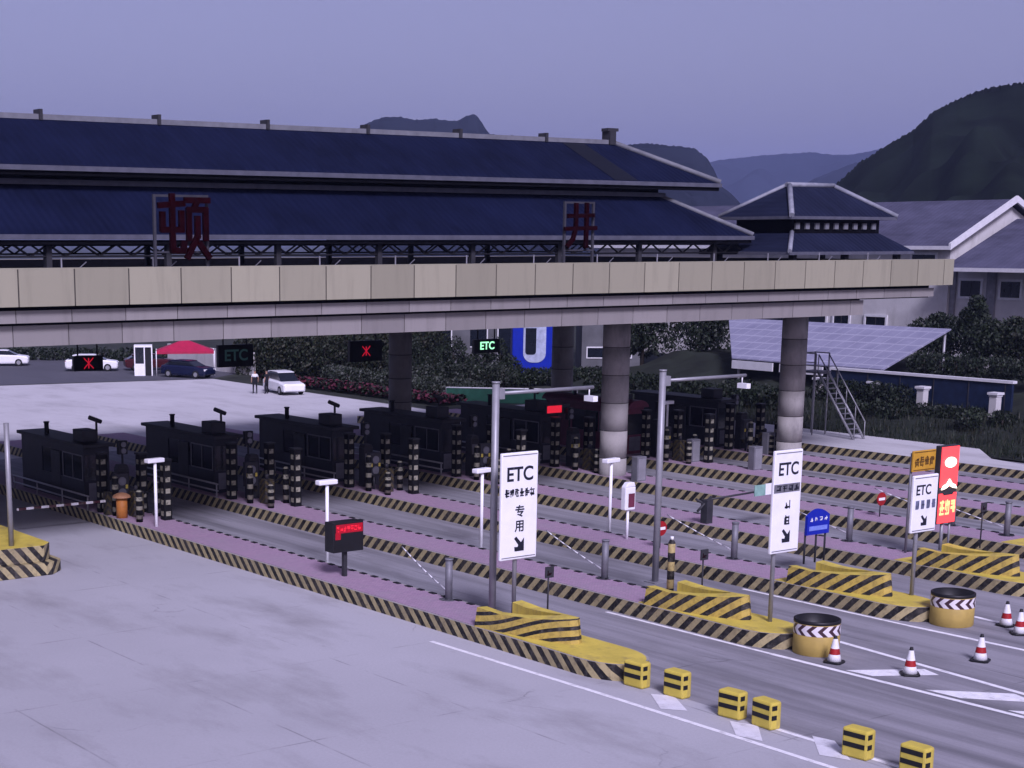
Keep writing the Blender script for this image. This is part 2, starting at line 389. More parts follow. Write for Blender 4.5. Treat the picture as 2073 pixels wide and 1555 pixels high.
# ------------------------------------------------------------------ lane islands
X0 = [28.3+5.93*i for i in range(8)]
ORD = ['nearest','second nearest','third nearest','fourth nearest','fifth nearest','sixth nearest','seventh nearest']
def nose_poly(y0, y1, wd, inset=0):
    # boat-shaped plan, tip towards -y
    c = wd/2; pts = [(inset, y1)]
    for i in range(0, 13):
        a = math.pi*i/12
        pts.append((c-(c-inset)*math.cos(a), y0+1.4-(1.4-inset)*math.sin(a)))
    pts.append((wd-inset, y1))
    return pts
WI = 1.85
def island(name, label, kerb, nose=True):
    t = thing(name, label, 'lane island', (0,0,0), 0, 'kerbed lane islands')
    b = MB(); p = nose_poly(-.4, 54, WI); b.prism(p, 0, .435, 0, 1); b.build('kerb', [kerb, m_concrete], t)
    b = MB(); q = [(.10,54-.1),(.10,5.0),(WI-.10,5.0),(WI-.10,54-.1)]; b.prism(q, .40, .45, 0); b.build('paving', m_paver, t)
    b = MB(); q = [(.10,4.99)]+nose_poly(-.4, 4.99, WI, .07)[1:-1]+[(WI-.10,4.99)]; b.prism(q, .40, .452, 0); b.build('painted_nose', m_yel, t)
    # dark marker blocks along the far edge
    b = MB(); b.box((WI-.20,0,.44),(WI-.06,.26,.475)); e = b.build('edge_marker', m_black, t)
    for k in range(38):
        q = e if k == 0 else e.copy()
        if k: COL.objects.link(q); q.parent = t
        q.location = (0, 5.6+k*.62, 0)
    return t
isl = [island('lane_island', 'nearest long lane island with yellow and black kerb stripes leaning back', m_kerb_a)]
isl[0].location = (X0[0],30,0)
i2 = island('lane_island', 'second nearest lane island, ending in a yellow drum', m_kerb_b); i2.location = (X0[1],30,0); isl.append(i2)
lab = ['third nearest lane island, with the low ETC sign at its nose', 'fourth nearest lane island, with the red lit board near its nose',
       'fifth nearest lane island, under the round concrete pillar', 'sixth nearest lane island, running below the dark red booth',
       'seventh nearest lane island, last narrow one before the side walkway']
for i in range(2, 7): isl.append(copy_thing(i2, (X0[i],30,0), lab[i-2]))
# far side walkway
b = MB(); wk = thing('side_walkway', 'broad pale walkway with striped kerb along the far side of the lanes', 'walkway', (X0[7],30,0))
b.prism([(0,54),(0,10),(2.6,19.5),(5.6,22.3),(5.6,54)], 0, .40, 0, 1); b.build('kerb', [m_kerb_b, m_apron], wk)

# crash piers (hollow wedge walls on the island noses)
def pier_mesh(mat):
    out = [(.03,4.95),(.12,4.0),(.34,2.9),(.60,2.15),(.80,1.78),(1.0,1.66),(1.2,1.78),(1.40,2.15),(1.62,2.9),(1.80,4.0),(1.83,4.95)]
    cen = (.95, 4.2); top = []; inn = []
    for x, y in out:
        top.append((x+(cen[0]-x)*.10, y+(.10 if y < 4.5 else 0)))
        inn.append((cen[0]+(x-cen[0])*.52, y+.75*max(0,min(1,(4.95-y)/2.4))))
    b = MB(); k = len(out); n = 0
    zt = [.98,.93,.98,1.06,1.12,1.14,1.12,1.06,.98,.93,.98]
    O = [(x,y,.402) for x,y in out]; T = [(x,y,zt[i]) for i,(x,y) in enumerate(top)]; I = [(x,y,zt[i]-.02) for i,(x,y) in enumerate(inn)]; B = [(x,y,.402) for x,y in inn]
    for i in range(k-1):
        b.face([O[i],O[i+1],T[i+1],T[i]][::1], 0); b.face([T[i],T[i+1],I[i+1],I[i]], 1); b.face([I[i],I[i+1],B[i+1],B[i]], 1)
    b.face([O[0],T[0],I[0],B[0]],0); b.face([O[-1],B[-1],I[-1],T[-1]],0)
    return b
pl = ['hollow crash pier with long bow-shaped black lines on the nearest island', 'hollow crash pier with slanted black stripes, behind the nearer yellow drum',
      'hollow crash pier with slanted stripes at the feet of the blue sign', 'hollow crash pier with slanted stripes at the right edge, below the red lit board']
for i in range(4):
    o = pier_mesh(None).build('crash_pier', [m_pier1 if i == 0 else m_pier, m_yel], bevel=.02)
    if i > 1: o.data = pm
    pm = o.data
    o.location = (X0[i],30+(.35,-.25,-.5,-.85)[i],0); tag(o, pl[i], 'crash barrier', 'hollow crash piers on the island noses')

# left-hand island end with chevrons
lt = thing('stepped_island_end', 'stepped end of the left island painted with yellow and black chevrons', 'crash barrier', (20.1,50.8,0))
b = MB(); b.prism([(-8,0),(2.5,0),(3.05,.55),(3.05,30),(-8,30)], 0, .42, 0, 0); b.build('lower_step', m_chev, lt, bevel=.02)
b = MB(); b.prism([(-8,.3),(2.35,.3),(2.75,.75),(2.75,9),(-8,9)], .42, .98, 0, 1); b.build('upper_step', [m_chev, m_yel], lt, bevel=.02)

# crash drums at the noses
m_arrow = None
def arrow_mat():
    m, nt, b = nodes('drum_arrow_band'); v = objcoord(nt)
    s = nt.nodes.new('ShaderNodeSeparateXYZ'); L(nt, v, s.inputs[0]); x, y, z = s.outputs
    th = math_n(nt, 'MULTIPLY', math_n(nt, 'ARCTAN2', y, x), .62)
    p = math_n(nt, 'SUBTRACT', th, math_n(nt, 'MULTIPLY', math_n(nt, 'ABSOLUTE', math_n(nt, 'SUBTRACT', z, .705)), 1.1))
    k = math_n(nt, 'LESS_THAN', math_n(nt, 'FRACT', math_n(nt, 'ADD', math_n(nt, 'DIVIDE', p, .30), 50)), .45)
    L(nt, mixc(nt, k, (.7,.66,.68), (.05,.02,.03)), b.inputs['Base Color']); b.inputs['Roughness'].default_value = .4
    return m
m_arrow = arrow_mat()
dr = thing('crash_drum', 'open yellow crash drum with arrow band, behind the red and white cone', 'crash drum', (35.25,29.05,0), 0, 'yellow crash drums')
b = MB(); b.lathe([(.60,0,0),(.62,.03,0),(.62,.95,0),(.57,.95,1),(.57,.30,1)], 32, cap=False); b.face([(.57*math.cos(a*math.pi/16),.57*math.sin(a*math.pi/16),.31) for a in range(32)], 1); b.build('drum_body', [m_drum, m_black], dr)
b = MB(); b.lathe([(.624,.56,0),(.624,.85,0)], 32, cap=False); b.build('arrow_band', m_arrow, dr)
b = MB(); b.lathe([(.623,.87,0),(.630,.875,0),(.630,.95,0),(.60,.965,0)], 32, cap=False); b.build('dark_rim', m_black, dr)
copy_thing(dr, (41.25,29.1,0), 'open yellow crash drum with arrow band, at the nose of the third island')

# yellow blocks along the divider
bk = thing('crash_block', 'yellow block with two black bars, touching the nearest island nose', 'crash block', (28.78,29.25,0), R(4), 'yellow crash blocks with black bars')
b = MB(); b.prism([(-.2,-.32),(.12,-.32),(.18,-.2),(.18,.32),(-.2,.32)], 0, .66, 0); b.build('block_body', m_yel, bk, bevel=.05)
b = MB(); b.box((-.207,-.26,.47),(-.19,.28,.58)); b.box((-.207,-.26,.24),(-.19,.28,.35)); b.box((-.17,-.327,.47),(-.02,-.315,.58)); b.box((-.17,-.327,.24),(-.02,-.315,.35)); b.build('black_bars', m_black, bk)
for (x,y,rz,l) in ((28.93,28.0,3,'yellow block with two black bars, just off the island tip, beside the topmost white patch'),
                (28.68,25.95,6,'yellow block with two black bars, first of the middle pair, beside the second white patch'),
                (28.72,24.95,-4,'yellow block with two black bars in the middle pair, where the divider line starts'),
                (28.62,22.25,5,'yellow block with two black bars, beside the third white patch'),
                (28.62,20.75,2,'yellow block with two black bars, last of the row at the bottom edge')):
    copy_thing(bk, (x,y,0), l, R(rz))

# traffic cones
cn = thing('traffic_cone', 'red and white traffic cone in front of the nearer yellow drum', 'traffic cone', (34.75,28.0,0), .3, 'red and white traffic cones')
b = MB(); b.lathe([(.19,.05,0),(.155,.20,1),(.145,.24,1),(.115,.40,2),(.085,.54,1),(.06,.66,0),(.045,.70,3),(.04,.74,3)], 20); b.build('cone_body', [m_white, m_white, m_red, m_black], cn)
b = MB(); b.prism([(-.24,-.17),(-.17,-.24),(.17,-.24),(.24,-.17),(.24,.17),(.17,.24),(-.17,.24),(-.24,.17)], 0, .06); b.build('rubber_base', m_black, cn, bevel=.015)
for x,y,l in ((35.35,26.05,'red and white traffic cone on the white gore chevron'),(38.1,25.9,'red and white traffic cone alone in the middle of the far lane'),
              (42.3,28.0,'red and white traffic cone, the farther of the pair by the right edge'),(41.7,27.15,'red and white traffic cone, the nearer of the pair by the right edge')):
    copy_thing(cn, (x,y,0), l, x)

# ------------------------------------------------------------------ signs
def text_mesh(body, size, parent, name, mat, loc, sx=1.0, ext=.004, off=.02):
    cu = bpy.data.curves.new(name, 'FONT'); cu.body = body; cu.size = size; cu.align_x = 'CENTER'; cu.align_y = 'CENTER'; cu.extrude = ext
    cu.offset = off*size
    o = bpy.data.objects.new('tmp', cu); COL.objects.link(o)
    dg = bpy.context.evaluated_depsgraph_get()
    me = bpy.data.meshes.new_from_object(o.evaluated_get(dg)); bpy.data.objects.remove(o); bpy.data.curves.remove(cu)
    for v in me.vertices: v.co = (v.co.x*sx, -v.co.z, v.co.y)
    me.materials.clear(); me.materials.append(mat); me.name = name
    r = bpy.data.objects.new(name, me); COL.objects.link(r); r.parent = parent; r.location = loc
    return r
def strokes(mb, x, z, w, h, seed, n=7, y=0., t=.008):
    """a block of short crossing bars: small writing too blurred to read"""
    q = random.Random(seed)
    for k in range(n):
        if k % 2:
            xx = x + w*(q.random()-.5)*.8; a = h*(.3+.6*q.random()); zz = z+(q.random()-.5)*(h-a)
            mb.box((xx-w*.07, y-t, zz-a/2), (xx+w*.07, y, zz+a/2))
        else:
            zz = z + h*(q.random()-.5)*.8; a = w*(.4+.6*q.random()); xx = x+(q.random()-.5)*(w-a)
            mb.box((xx-a/2, y-t*1.3, zz-h*.06), (xx+a/2, y, zz+h*.06))
def arrow(mb, x, z, s, y=0., t=.01):
    # thick arrow pointing down and to the right
    for p in ([(-.48,.42),(-.30,.56),(.16,.10),(-.06,-.10)], [(.42,.42),(.42,-.50),(.10,-.50),(.10,.05)], [(-.46,-.18),(-.42,-.50),(.11,-.50),(.11,-.22)], [(-.12,-.1),(.15,.12),(.15,-.25),(-.15,-.25)]):
        mb.prism_xz([(x+a*s, z+c*s) for a,c in p], y-t-.001*abs(p[0][0]), y)
def etc_sign(label, loc, pw, z0, z1, foot, kind):
    t = thing('lane_sign', label, 'road sign', loc, 0, 'white ETC lane signs')
    b = MB(); b.box((-pw/2,-.05,z0),(pw/2,.05,z1)); b.build('sign_panel', m_signwhite, t, bevel=.03)
    b = MB(); e = .03
    for a,c in (((-pw/2+.05,z1-.09),(pw/2-.05,z1-.065)),((-pw/2+.05,z0+.06),(pw/2-.05,z0+.085))): b.box((a[0],-.056,a[1]),(c[0],-.049,c[1]))
    b.build('border_line', m_greyd, t)
    b = MB(); b.tube((foot,.09,0),(foot,.09,z1-.2),.065,10); b.box((foot-.16,-.08,0),(foot+.16,.24,.03))
    for z in (z0+.4, z1-.4): b.box((foot-.2,.045,z-.03),(foot+.2,.12,z+.03))
    b.build('post', m_grey, t)
    return t
c1 = etc_sign('tall white ETC sign with down-right arrow on the nearest island', (30.1,35.6,.4), 1.34, 1.72, 4.78, -.02, 1)
text_mesh('ETC', .56, c1, 'lettering', m_ink, (0.0,-.052,4.15), .98)
b = MB()
for k in range(6): strokes(b, -.46+k*.184, 3.64, .17, .26, 40+k, 9, -.05)
b.build('small_print', m_ink, c1)
text_mesh('专', .36, c1, 'lettering', m_ink, (.02,-.052,3.08)); text_mesh('用', .36, c1, 'lettering', m_ink, (.02,-.052,2.66))
b = MB(); arrow(b, .02, 2.16, .40, -.05); b.build('arrow', m_ink, c1)
c2 = etc_sign('tall white ETC sign with grey band on the second nearest island', (35.85,30.9,.4), 1.14, 2.02, 4.92, -.28, 2)
text_mesh('ETC', .50, c2, 'lettering', m_ink, (0.0,-.052,4.38), .92)
b = MB(); b.box((-.55,-.056,3.74),(.5,-.049,3.98)); b.build('band', m_greyd, c2)
b = MB()
for k in range(4): strokes(b, -.36+k*.24, 3.86, .2, .2, 60+k, 6, -.056)
b.build('small_print', m_ink, c2)
b = MB(); strokes(b, .03, 3.36, .22, .30, 71, 6, -.05); strokes(b, .03, 2.96, .22, .34, 72, 8, -.05); b.build('small_print', m_ink, c2)
b = MB(); arrow(b, .03, 2.50, .36, -.05); b.build('arrow', m_ink, c2)
c3 = etc_sign('short white ETC sign on the third nearest island, left of the red lit board', (42.0,30.9,.4), 1.16, 2.0, 3.74, -.14, 3)
text_mesh('ETC', .42, c3, 'lettering', m_ink, (-.10,-.052,3.28), .95)
b = MB()
for k in range(4): b.box((-.44+k*.26,-.058,2.72),(-.30+k*.26,-.05,2.98)); strokes(b, -.37+k*.26, 2.85, .18, .28, 80+k, 4, -.055)
b.build('small_print', M('faded_ink', (.12,.13,.20), .6), c3)
b = MB(); arrow(b, 0, 2.36, .30, -.05); b.build('arrow', m_ink, c3)

# amber plate and lit red board on the fourth island
am = thing('amber_sign', 'small amber plate with brown writing beside the red lit board', 'road sign', (48.1,35.5,.4))
b = MB(); b.box((-.62,-.04,2.86),(.60,.04,3.58)); b.build('plate', m_orangesign, am, bevel=.02)
b = MB()
for k in range(4): strokes(b, -.42+k*.27, 3.2, .25, .36, 90+k, 8, -.04)
b.box((-.58,-.045,2.90),(.56,-.035,2.93)); b.box((-.58,-.045,3.51),(.56,-.035,3.54)); b.build('writing', m_brownink, am)
b = MB(); b.tube((-.55,.08,0),(-.55,.08,3.5),.045); b.build('post', m_greyd, am)
lb = thing('lit_lane_board', 'tall red lit lane board with two white glowing lamps', 'signal board', (49.25,35.3,.4))
b = MB(); b.box((-.50,0,.95),(.52,.22,3.68)); b.build('housing', m_dark, lb, bevel=.02)
b = MB(); b.box((-.46,-.03,2.25),(.48,.0,3.64)); b.box((-.46,-.03,.98),(.48,0,2.02)); b.build('red_panel', g_redhot, lb)
n = 20; b = MB(); b.prism_xz([(.02+.30*math.cos(2*math.pi*k/n), 3.10+.18*math.sin(2*math.pi*k/n)) for k in range(n)], -.07, -.028); b.build('lamp', g_white, lb)
b = MB(); b.prism_xz([(-.40,2.16),(-.30,2.30),(-.12,2.36),(.02,2.52),(.16,2.36),(.34,2.30),(.44,2.16),(.22,2.20),(.02,2.30),(-.18,2.20)], -.07, -.028); b.build('lamp', g_white, lb)
b = MB(); b.prism_xz([(-.30,2.02),(.0,2.16),(.30,2.02),(.22,1.96),(-.22,1.96)], -.05, -.025); b.build('dark_hood', m_dark, lb)
b = MB()
for k in range(3): strokes(b, -.28+k*.30, 1.5, .26, .6, 120+k, 7, -.03, .012)
b.build('bright_characters', glow('lit_amber_pixels', (1.0,.45,.18), 1.1), lb)
b = MB(); b.tube((.0,.12,0),(.0,.12,1.0),.06); b.tube((.42,.12,0),(.42,.12,1.0),.04); b.build('post', m_grey, lb)
# blue sign
bs = thing('blue_notice_sign', 'blue arched notice sign on three legs behind the third crash pier', 'road sign', (43.75,36.3,.4))
b = MB(); pts = [(-.55,.98),(.55,.98),(.55,1.62)]+[(.55-1.1*k/8, 1.62+.22*math.sin(math.pi*k/8)) for k in range(1,8)]+[(-.55,1.62)]
b.prism_xz(pts, -.05, .05); b.build('sign_panel', m_bluesign, bs)
b = MB()
for k in range(4): strokes(b, -.36+k*.24, 1.50, .15, .16, 130+k, 5, -.05)
b.build('writing', m_signwhite, bs)
b = MB(); b.box((-.45,-.056,1.12),(.45,-.05,1.27)); b.build('pale_strip', m_bluelite, bs)
for x in (-.5,.05,.5):
    b = MB(); b.tube((x,.06,0),(x,.06,1.2),.035); b.build('leg', m_dark, bs)

# red LED message board on the nearest island
le = thing('message_board', 'black message board with glowing red top row on the nearest island', 'LED sign', (29.3,43.0,.4))
b = MB(); b.box((-.58,-.04,.88),(.58,.46,1.84)); b.build('housing', m_black, le, bevel=.015)
b = MB()
for k in range(7): strokes(b, -.40+k*.135, 1.64, .12, .20, 140+k, 5, -.04, .006)
b.build('lit_row', g_red, le)
b = MB(); b.box((-.48,-.046,1.50),(.55,-.04,1.78)); b.box((-.50,-.045,1.30),(-.30,-.04,1.52)); b.build('dim_red_field', glow('led_bleed', (.5,.0,.02), .25), le)
b = MB(); b.box((-.06,.12,.03),(.06,.26,.90)); b.lathe([(.36,0,0),(.36,.03,0)], 20, 0, .19); b.build('stand', m_dark, le)

# small square signs on thin posts near the island noses
sq = thing('small_lane_sign', 'small dark square plate on a thin post beside the tall nearest ETC sign', 'small sign', (30.45,34.6,.4), 0, 'small square plates on thin posts')
b = MB(); b.box((-.15,-.02,1.30),(.15,.02,1.62)); b.build('plate', m_dark, sq); b = MB(); b.tube((0,.04,0),(0,.04,1.5),.025); b.build('post', m_dark, sq)
b = MB(); strokes(b, 0, 1.46, .2, .2, 7, 4, -.02); b.build('symbol', m_redink, sq)
copy_thing(sq, (36.0,34.0,.4), 'small dark square plate on a thin post in the second crash pier')
copy_thing(sq, (50.7,34.8,.4), 'small dark square plate on a thin post right of the red lit board')

# tall camera gantry poles with side arm
gp = thing('gantry_pole', 'tall grey pole with a side arm, standing left of the nearest tall ETC sign', 'camera pole', (29.95,36.5,.4), 0, 'tall grey poles with a side arm')
b = MB(); b.tube((0,0,0),(0,0,6.65),.105,12); b.box((-.25,-.25,0),(.25,.25,.03)); b.lathe([(.125,6.65,0),(.125,6.7,0)],12); b.build('pole', m_grey, gp)
b = MB(); b.tube((0.1,0,6.36),(3.7,0,6.36),.055,8); b.box((.05,-.1,6.2),(.25,.1,6.5)); b.build('arm', m_grey, gp)
for x in (3.55,):
    b = MB(); b.tube((x,0,6.32),(x,0,6.12),.02); b.box((x-.09,-.28,5.96),(x+.09,.12,6.12)); b.build('camera_head', m_signwhite, gp)
copy_thing(gp, (37.0,37.0,.4), 'tall grey pole with a side arm, standing by the second nearest crash pier')
lp = thing('edge_pole', 'plain grey pole at the left edge on the stepped chevron island', 'pole', (21.5,51.6,.9))
b = MB(); b.tube((0,0,0),(0,0,4.2),.09,10); b.lathe([(.2,0,0),(.2,.04,0)],12); b.build('pole', m_grey, lp)

# short white-headed camera lamps
wl = thing('lane_camera', 'white flat-headed lane camera on a white post beside the red message board', 'lane camera', (30.9,46.6,0), 0, 'white flat-headed lane cameras on posts')
b = MB(); b.tube((0,0,0),(0,0,2.9),.06,10); b.lathe([(.16,0,0),(.16,.04,0)],12); b.build('post', m_signwhite, wl)
b = MB(); b.box((-.40,-.14,2.88),(.36,.14,3.04)); b.build('lamp_head', m_signwhite, wl, bevel=.03)
for x,y,z,l in ((28.75,55.0,.0,'white flat-headed lane camera on a thin post right of the orange bollard'),(37.1,45.9,0,'white flat-headed lane camera just left of the first tall gantry pole'),
                (42.8,45.3,0,'white flat-headed lane camera in front of the round concrete pillar'),(59.3,58.9,.2,'white flat-headed lane camera behind the second gantry pole')):
    copy_thing(wl, (x,y,z), l, R(8))

# vehicle-barrier posts with white swing booms
bp = thing('boom_post', 'grey boom post on the nearest island with a white swung-open boom', 'barrier post', (29.9,38.5,.4), 0, 'grey boom posts along the islands')
b = MB(); b.tube((0,0,0),(0,0,1.25),.11,12); b.lathe([(.13,1.25,0),(.13,1.3,0)],12); b.lathe([(.3,0,0),(.3,.05,0)],14); b.build('post', m_greyd, bp)
b = MB(); pts = [(-.05+.3*(1-math.cos(k/8*1.5))+1.9*k/8, .1+5.2*k/8, .35+.28*k/8) for k in range(9)]
for p, q in zip(pts, pts[1:]): b.tube(p, q, .02, 6)
b.build('boom', m_signwhite, bp)
pl2 = ['grey boom post on the second island with a white boom', 'grey boom post with a white boom, right of the second gantry pole', 'grey boom post behind the blue notice sign', 'grey boom post right of the red lit board, the left one of the two']
for i in range(1,5): copy_thing(bp, (X0[i]+1.72,38.2,.4), pl2[i-1])
copy_thing(bp, (53.5,35.7,.4), 'grey boom post at the far right beyond the red lit board')
# white card reader
kr = thing('card_reader', 'white card reader box with dark red screen on a white post', 'card reader', (41.5,43.0,.4))
b = MB(); b.box((-.25,-.12,1.12),(.25,.12,1.95)); b.prism_xz([(-.25,1.95),(.25,1.95),(.18,2.12),(-.10,2.12)], -.12, .12); b.build('reader_box', m_signwhite, kr, bevel=.03)
b = MB(); b.box((-.10,-.128,1.22),(.20,-.115,1.72)); b.build('screen', m_boothr, kr)
b = MB(); b.tube((0,0,0),(0,0,1.12),.05); b.lathe([(.2,0,0),(.2,.03,0)],12); b.build('post', m_signwhite, kr)
# no-entry discs
ne = thing('no_entry_disc', 'red disc with white bar half hidden by the second gantry pole', 'road sign', (41.2,41.0,.4), 0, 'red discs with a white bar')
b = MB(); n=20; b.prism_xz([(.26*math.cos(2*math.pi*k/n), .75+.26*math.sin(2*math.pi*k/n)) for k in range(n)], -.02, .02); b.build('disc', m_red, ne)
b = MB(); b.box((-.18,-.03,.70),(.18,-.015,.80)); b.build('white_bar', m_signwhite, ne); b = MB(); b.tube((0,.04,0),(0,.04,.8),.025); b.build('post', m_dark, ne)
copy_thing(ne, (53.1,41.0,.4), 'red disc with white bar just left of the short ETC sign')
# lane barrier with green-and-white flag boom
fb = thing('lane_barrier', 'dark barrier arm with a green and white flag panel across the lane', 'barrier', (46.4,43.8,.4))
b = MB(); b.box((-.16,-.16,0),(.16,.16,.95)); b.tube((-.5,0,.55),(.2,0,1.05),.05); b.tube((-.5,.1,1.0),(.25,.1,.62),.05); b.build('machine', m_dark, fb)
b = MB(); b.tube((.1,0,.95),(4.3,.1,1.05),.04); b.build('boom', m_dark, fb)
m_pg = M('pale_green_panel', (.22,.38,.33), .6)
b = MB(); b.box((2.6,-.02,.85),(3.2,.02,1.28)); b.build('green_panel', m_pg, fb); b = MB(); b.box((3.55,-.02,.88),(4.2,.02,1.31)); b.build('green_panel', m_pg, fb)
b = MB(); b.box((3.2,-.02,.86),(3.55,.02,1.3)); b.build('white_panel', m_signwhite, fb)
# striped bollard in second pier
sb = thing('striped_bollard', 'black and yellow banded post at the far edge of the second crash pier', 'bollard', (35.85,35.2,.4))
b = MB(); b.lathe([(.11,0,0),(.11,1.65,0),(.06,1.75,0)], 14); b.build('bollard_body', stripes('bollard_bands', (.46,.37,.16), BLK, (0,0,1), .55, .5), sb)
b = MB(); b.lathe([(.05,1.75,0),(.05,1.85,0)], 10); b.build('cap', m_signwhite, sb)
# orange bollard and lowered boom in the wide lane
ob = thing('orange_bollard', 'stout orange capped bollard at the start of the nearest island', 'bollard', (28.62,57.6,.4))
b = MB(); b.lathe([(.22,0,0),(.22,.85,0)], 18); b.build('bollard_body', m_orange, ob); b = MB(); b.lathe([(.36,.85,0),(.33,.93,0),(.20,1.0,0),(.0,1.05,0)], 18, cap=False); b.build('cap', M('orange_cap', (.40,.20,.10), .6), ob)
lbm = thing('lowered_boom', 'lowered boom with white dashes across the wide left lane', 'barrier', (28.5,58.6,.4))
b = MB(); b.box((-3.8,-.04,.55),(.1,.04,.64)); b.build('boom', m_boom, lbm); b = MB(); b.box((-.1,-.2,0),(.3,.2,.95)); b.build('machine', m_cab, lbm, bevel=.02)

# ------------------------------------------------------------------ booths and the gear in front of them
def booth(label, loc, wall, arch=False):
    t = thing('toll_booth', label, 'toll booth', loc, 0, 'dark toll booths on the islands')
    b = MB(); b.box((0,0,0),(1.15,6.2,1.0)); b.box((0,0,2.05),(1.15,6.2,2.38))
    for y in (0,2.0,4.1,6.1): b.box((0,y,1.0),(.07,y+.1,2.05)); b.box((1.08,y,1.0),(1.15,y+.1,2.05))
    b.box((0,4.2,1.0),(1.15,6.2,2.05)); b.build('body', wall, t)
    b = MB(); b.box((.03,.04,1.0),(1.12,4.2,2.05)); b.build('window', m_glass, t)
    b = MB(); b.box((-.02,2.25,.1),(0,3.15,2.0)); b.build('door', m_dark, t)
    b = MB()
    for y0,y1 in ((.10,2.0),): 
        for a,c in (((y0,1.0),(y1,1.05)),((y0,2.0),(y1,2.05)),((y0,1.05),(y0+.05,2.0)),((y1-.05,1.05),(y1,2.0)),(((y0+y1)/2-.02,1.05),((y0+y1)/2+.02,2.0))): b.box((-.015,a[0],a[1]),(.0,c[0],c[1]))
    b.build('window_frame', m_greyd, t)
    b = MB(); b.box((.2,-.02,.2),(.95,0,.9)); b.build('front_panel', m_greyd, t)
    b = MB()
    if arch:
        n=10; b.prism_xz([(.575-.70*math.cos(math.pi*k/n), 2.38+.38*math.sin(math.pi*k/n)) for k in range(n+1)], -.25, 6.4)
    else:
        b.prism([(-.12,-.3),(1.27,-.3),(1.27,6.45),(-.12,6.45)], 2.38, 2.52)
    b.build('roof', m_dark if not arch else wall, t, bevel=.02)
    b = MB(); b.box((.25,.6,2.52),(.95,1.5,3.0)); b.build('air_conditioner', m_dark, t, bevel=.03)
    b = MB(); b.lathe([(.10,2.5,0),(.10,2.98,0),(.13,3.0,0),(.13,3.05,0)], 12, .35, 4.3); b.build('vent_pipe', m_dark, t)
    return t
bl = ['dark toll booth at the left edge, on the nearest island', 'dark toll booth on the second island, with a raised roof box', 'dark toll booth on the third island, centre left',
      'dark toll booth on the fourth island, below the rear concrete pillar', 'dark toll booth on the fifth island, behind the first gantry pole', 'dull red arched booth between the pillar and the second gantry pole',
      'dark toll booth on the seventh island, left of the right-hand pillar']
bt = booth(bl[0], (X0[0]+.55,61.4,.4), m_booth)
for i in range(1,7):
    if i == 5: booth(bl[i], (X0[i]+.45,60.8,.4), m_boothr, True)
    else: copy_thing(bt, (X0[i]+.5,61.2-.15*i,.4), bl[i])

IN = ['nearest','second','third','fourth','fifth','sixth','seventh']
# crash posts with reflective bands
cp = thing('crash_post', 'x', 'crash post', (0,0,0), 0, 'black crash posts with pale bands')
b = MB(); b.box((-.17,-.17,0),(.17,.17,2.35)); b.build('post_body', m_postband, cp, bevel=.02); b = MB(); b.box((-.2,-.2,2.35),(.2,.2,2.42)); b.build('cap', m_black, cp)
# lane barrier cabinet with raised lamp
bc = thing('barrier_cabinet', 'x', 'barrier cabinet', (0,0,0), 0, 'striped barrier cabinets before the booths')
b = MB(); b.box((-.22,-.25,0),(.22,.25,1.05)); b.build('cabinet', m_cab, bc, bevel=.03); b = MB(); b.lathe([(.09,1.05,0),(.09,1.22,0),(.05,1.27,0)],12); b.build('beacon', m_dark, bc)
b = MB(); b.tube((.1,-.1,.85),(.9,-.1,1.15),.035); b.build('boom_stub', m_postband, bc)
# payment column with screen
pc = thing('payment_column', 'x', 'payment column', (0,0,0), 0, 'dark payment columns before the booths')
b = MB(); b.box((-.24,-.2,0),(.24,.2,1.75)); b.prism_xz([(-.24,1.75),(.24,1.75),(.16,1.9),(-.16,1.9)],-.2,.2); b.build('column', m_dark, pc, bevel=.02)
b = MB(); b.box((-.17,-.212,1.05),(.17,-.195,1.5)); b.build('screen', m_greyd, pc)
b = MB(); b.box((-.14,-.212,.35),(.14,-.195,.6)); b.build('slot_plate', m_cab, pc)
# round-headed signal
sg = thing('lane_signal', 'x', 'signal lamp', (0,0,0), 0, 'dark lane signals on thin posts')
b = MB(); b.tube((0,0,0),(0,0,2.3),.045); b.build('post', m_dark, sg)
b = MB(); n=16
b.box((-.2,-.1,2.2),(.2,.1,2.75)); b.build('head', m_black, sg, bevel=.02)
b = MB(); b.tube((0,-.10,2.6),(0,-.16,2.6),.11,12); b.tube((0,-.10,2.34),(0,-.16,2.34),.11,12); b.build('lamp_hood', m_greyd, sg)
first = True
spots = {'crash_post': [(.32,59.4,'near kerb side','left'),(1.50,56.4,'far kerb side','right')]}
for i in range(7):
    x = X0[i]
    for k,(dx,y,ph,_) in enumerate(((.32,59.3,'hard by the booth front',0),(1.52,56.2,'on the far kerb, nearer the lanes',0),(1.62,58.4,'beside the payment column',0))):
        l = f'black banded crash post {ph} of the {IN[i]} island'
        if i == 0 and k == 0: cp.location = (x+dx,y,.4); cp['label'] = l
        else: copy_thing(cp, (x+dx,y,.4), l)
    for o, dx, y, l in ((bc,.95,57.6,f'striped barrier cabinet with boom stub on the {IN[i]} island'),(pc,1.15,59.2,f'dark payment column with grey screen on the {IN[i]} island'),(sg,1.55,59.9,f'dark two-lamp lane signal on the {IN[i]} island')):
        if i == 0: o.location = (x+dx,y,.4); o['label'] = l
        else: copy_thing(o, (x+dx,y+rnd.uniform(-.25,.25),.4), l)
dc = thing('camera_post', 'thin dark camera post with tilted head beside the nearest booth', 'camera pole', (X0[0]+1.65,62.4,.4), 0, 'thin dark camera posts beside the booths')
b = MB(); b.tube((0,0,0),(0,0,3.3),.05); b.build('post', m_dark, dc)
b = MB(); b.tube((-.32,0,3.48),(.22,0,3.26),.09,8); b.build('head', m_dark, dc)
for i in range(1,6): copy_thing(dc, (X0[i]+1.65,62.4,.4), f'thin dark camera post with tilted head beside the booth of the {IN[i]} island')
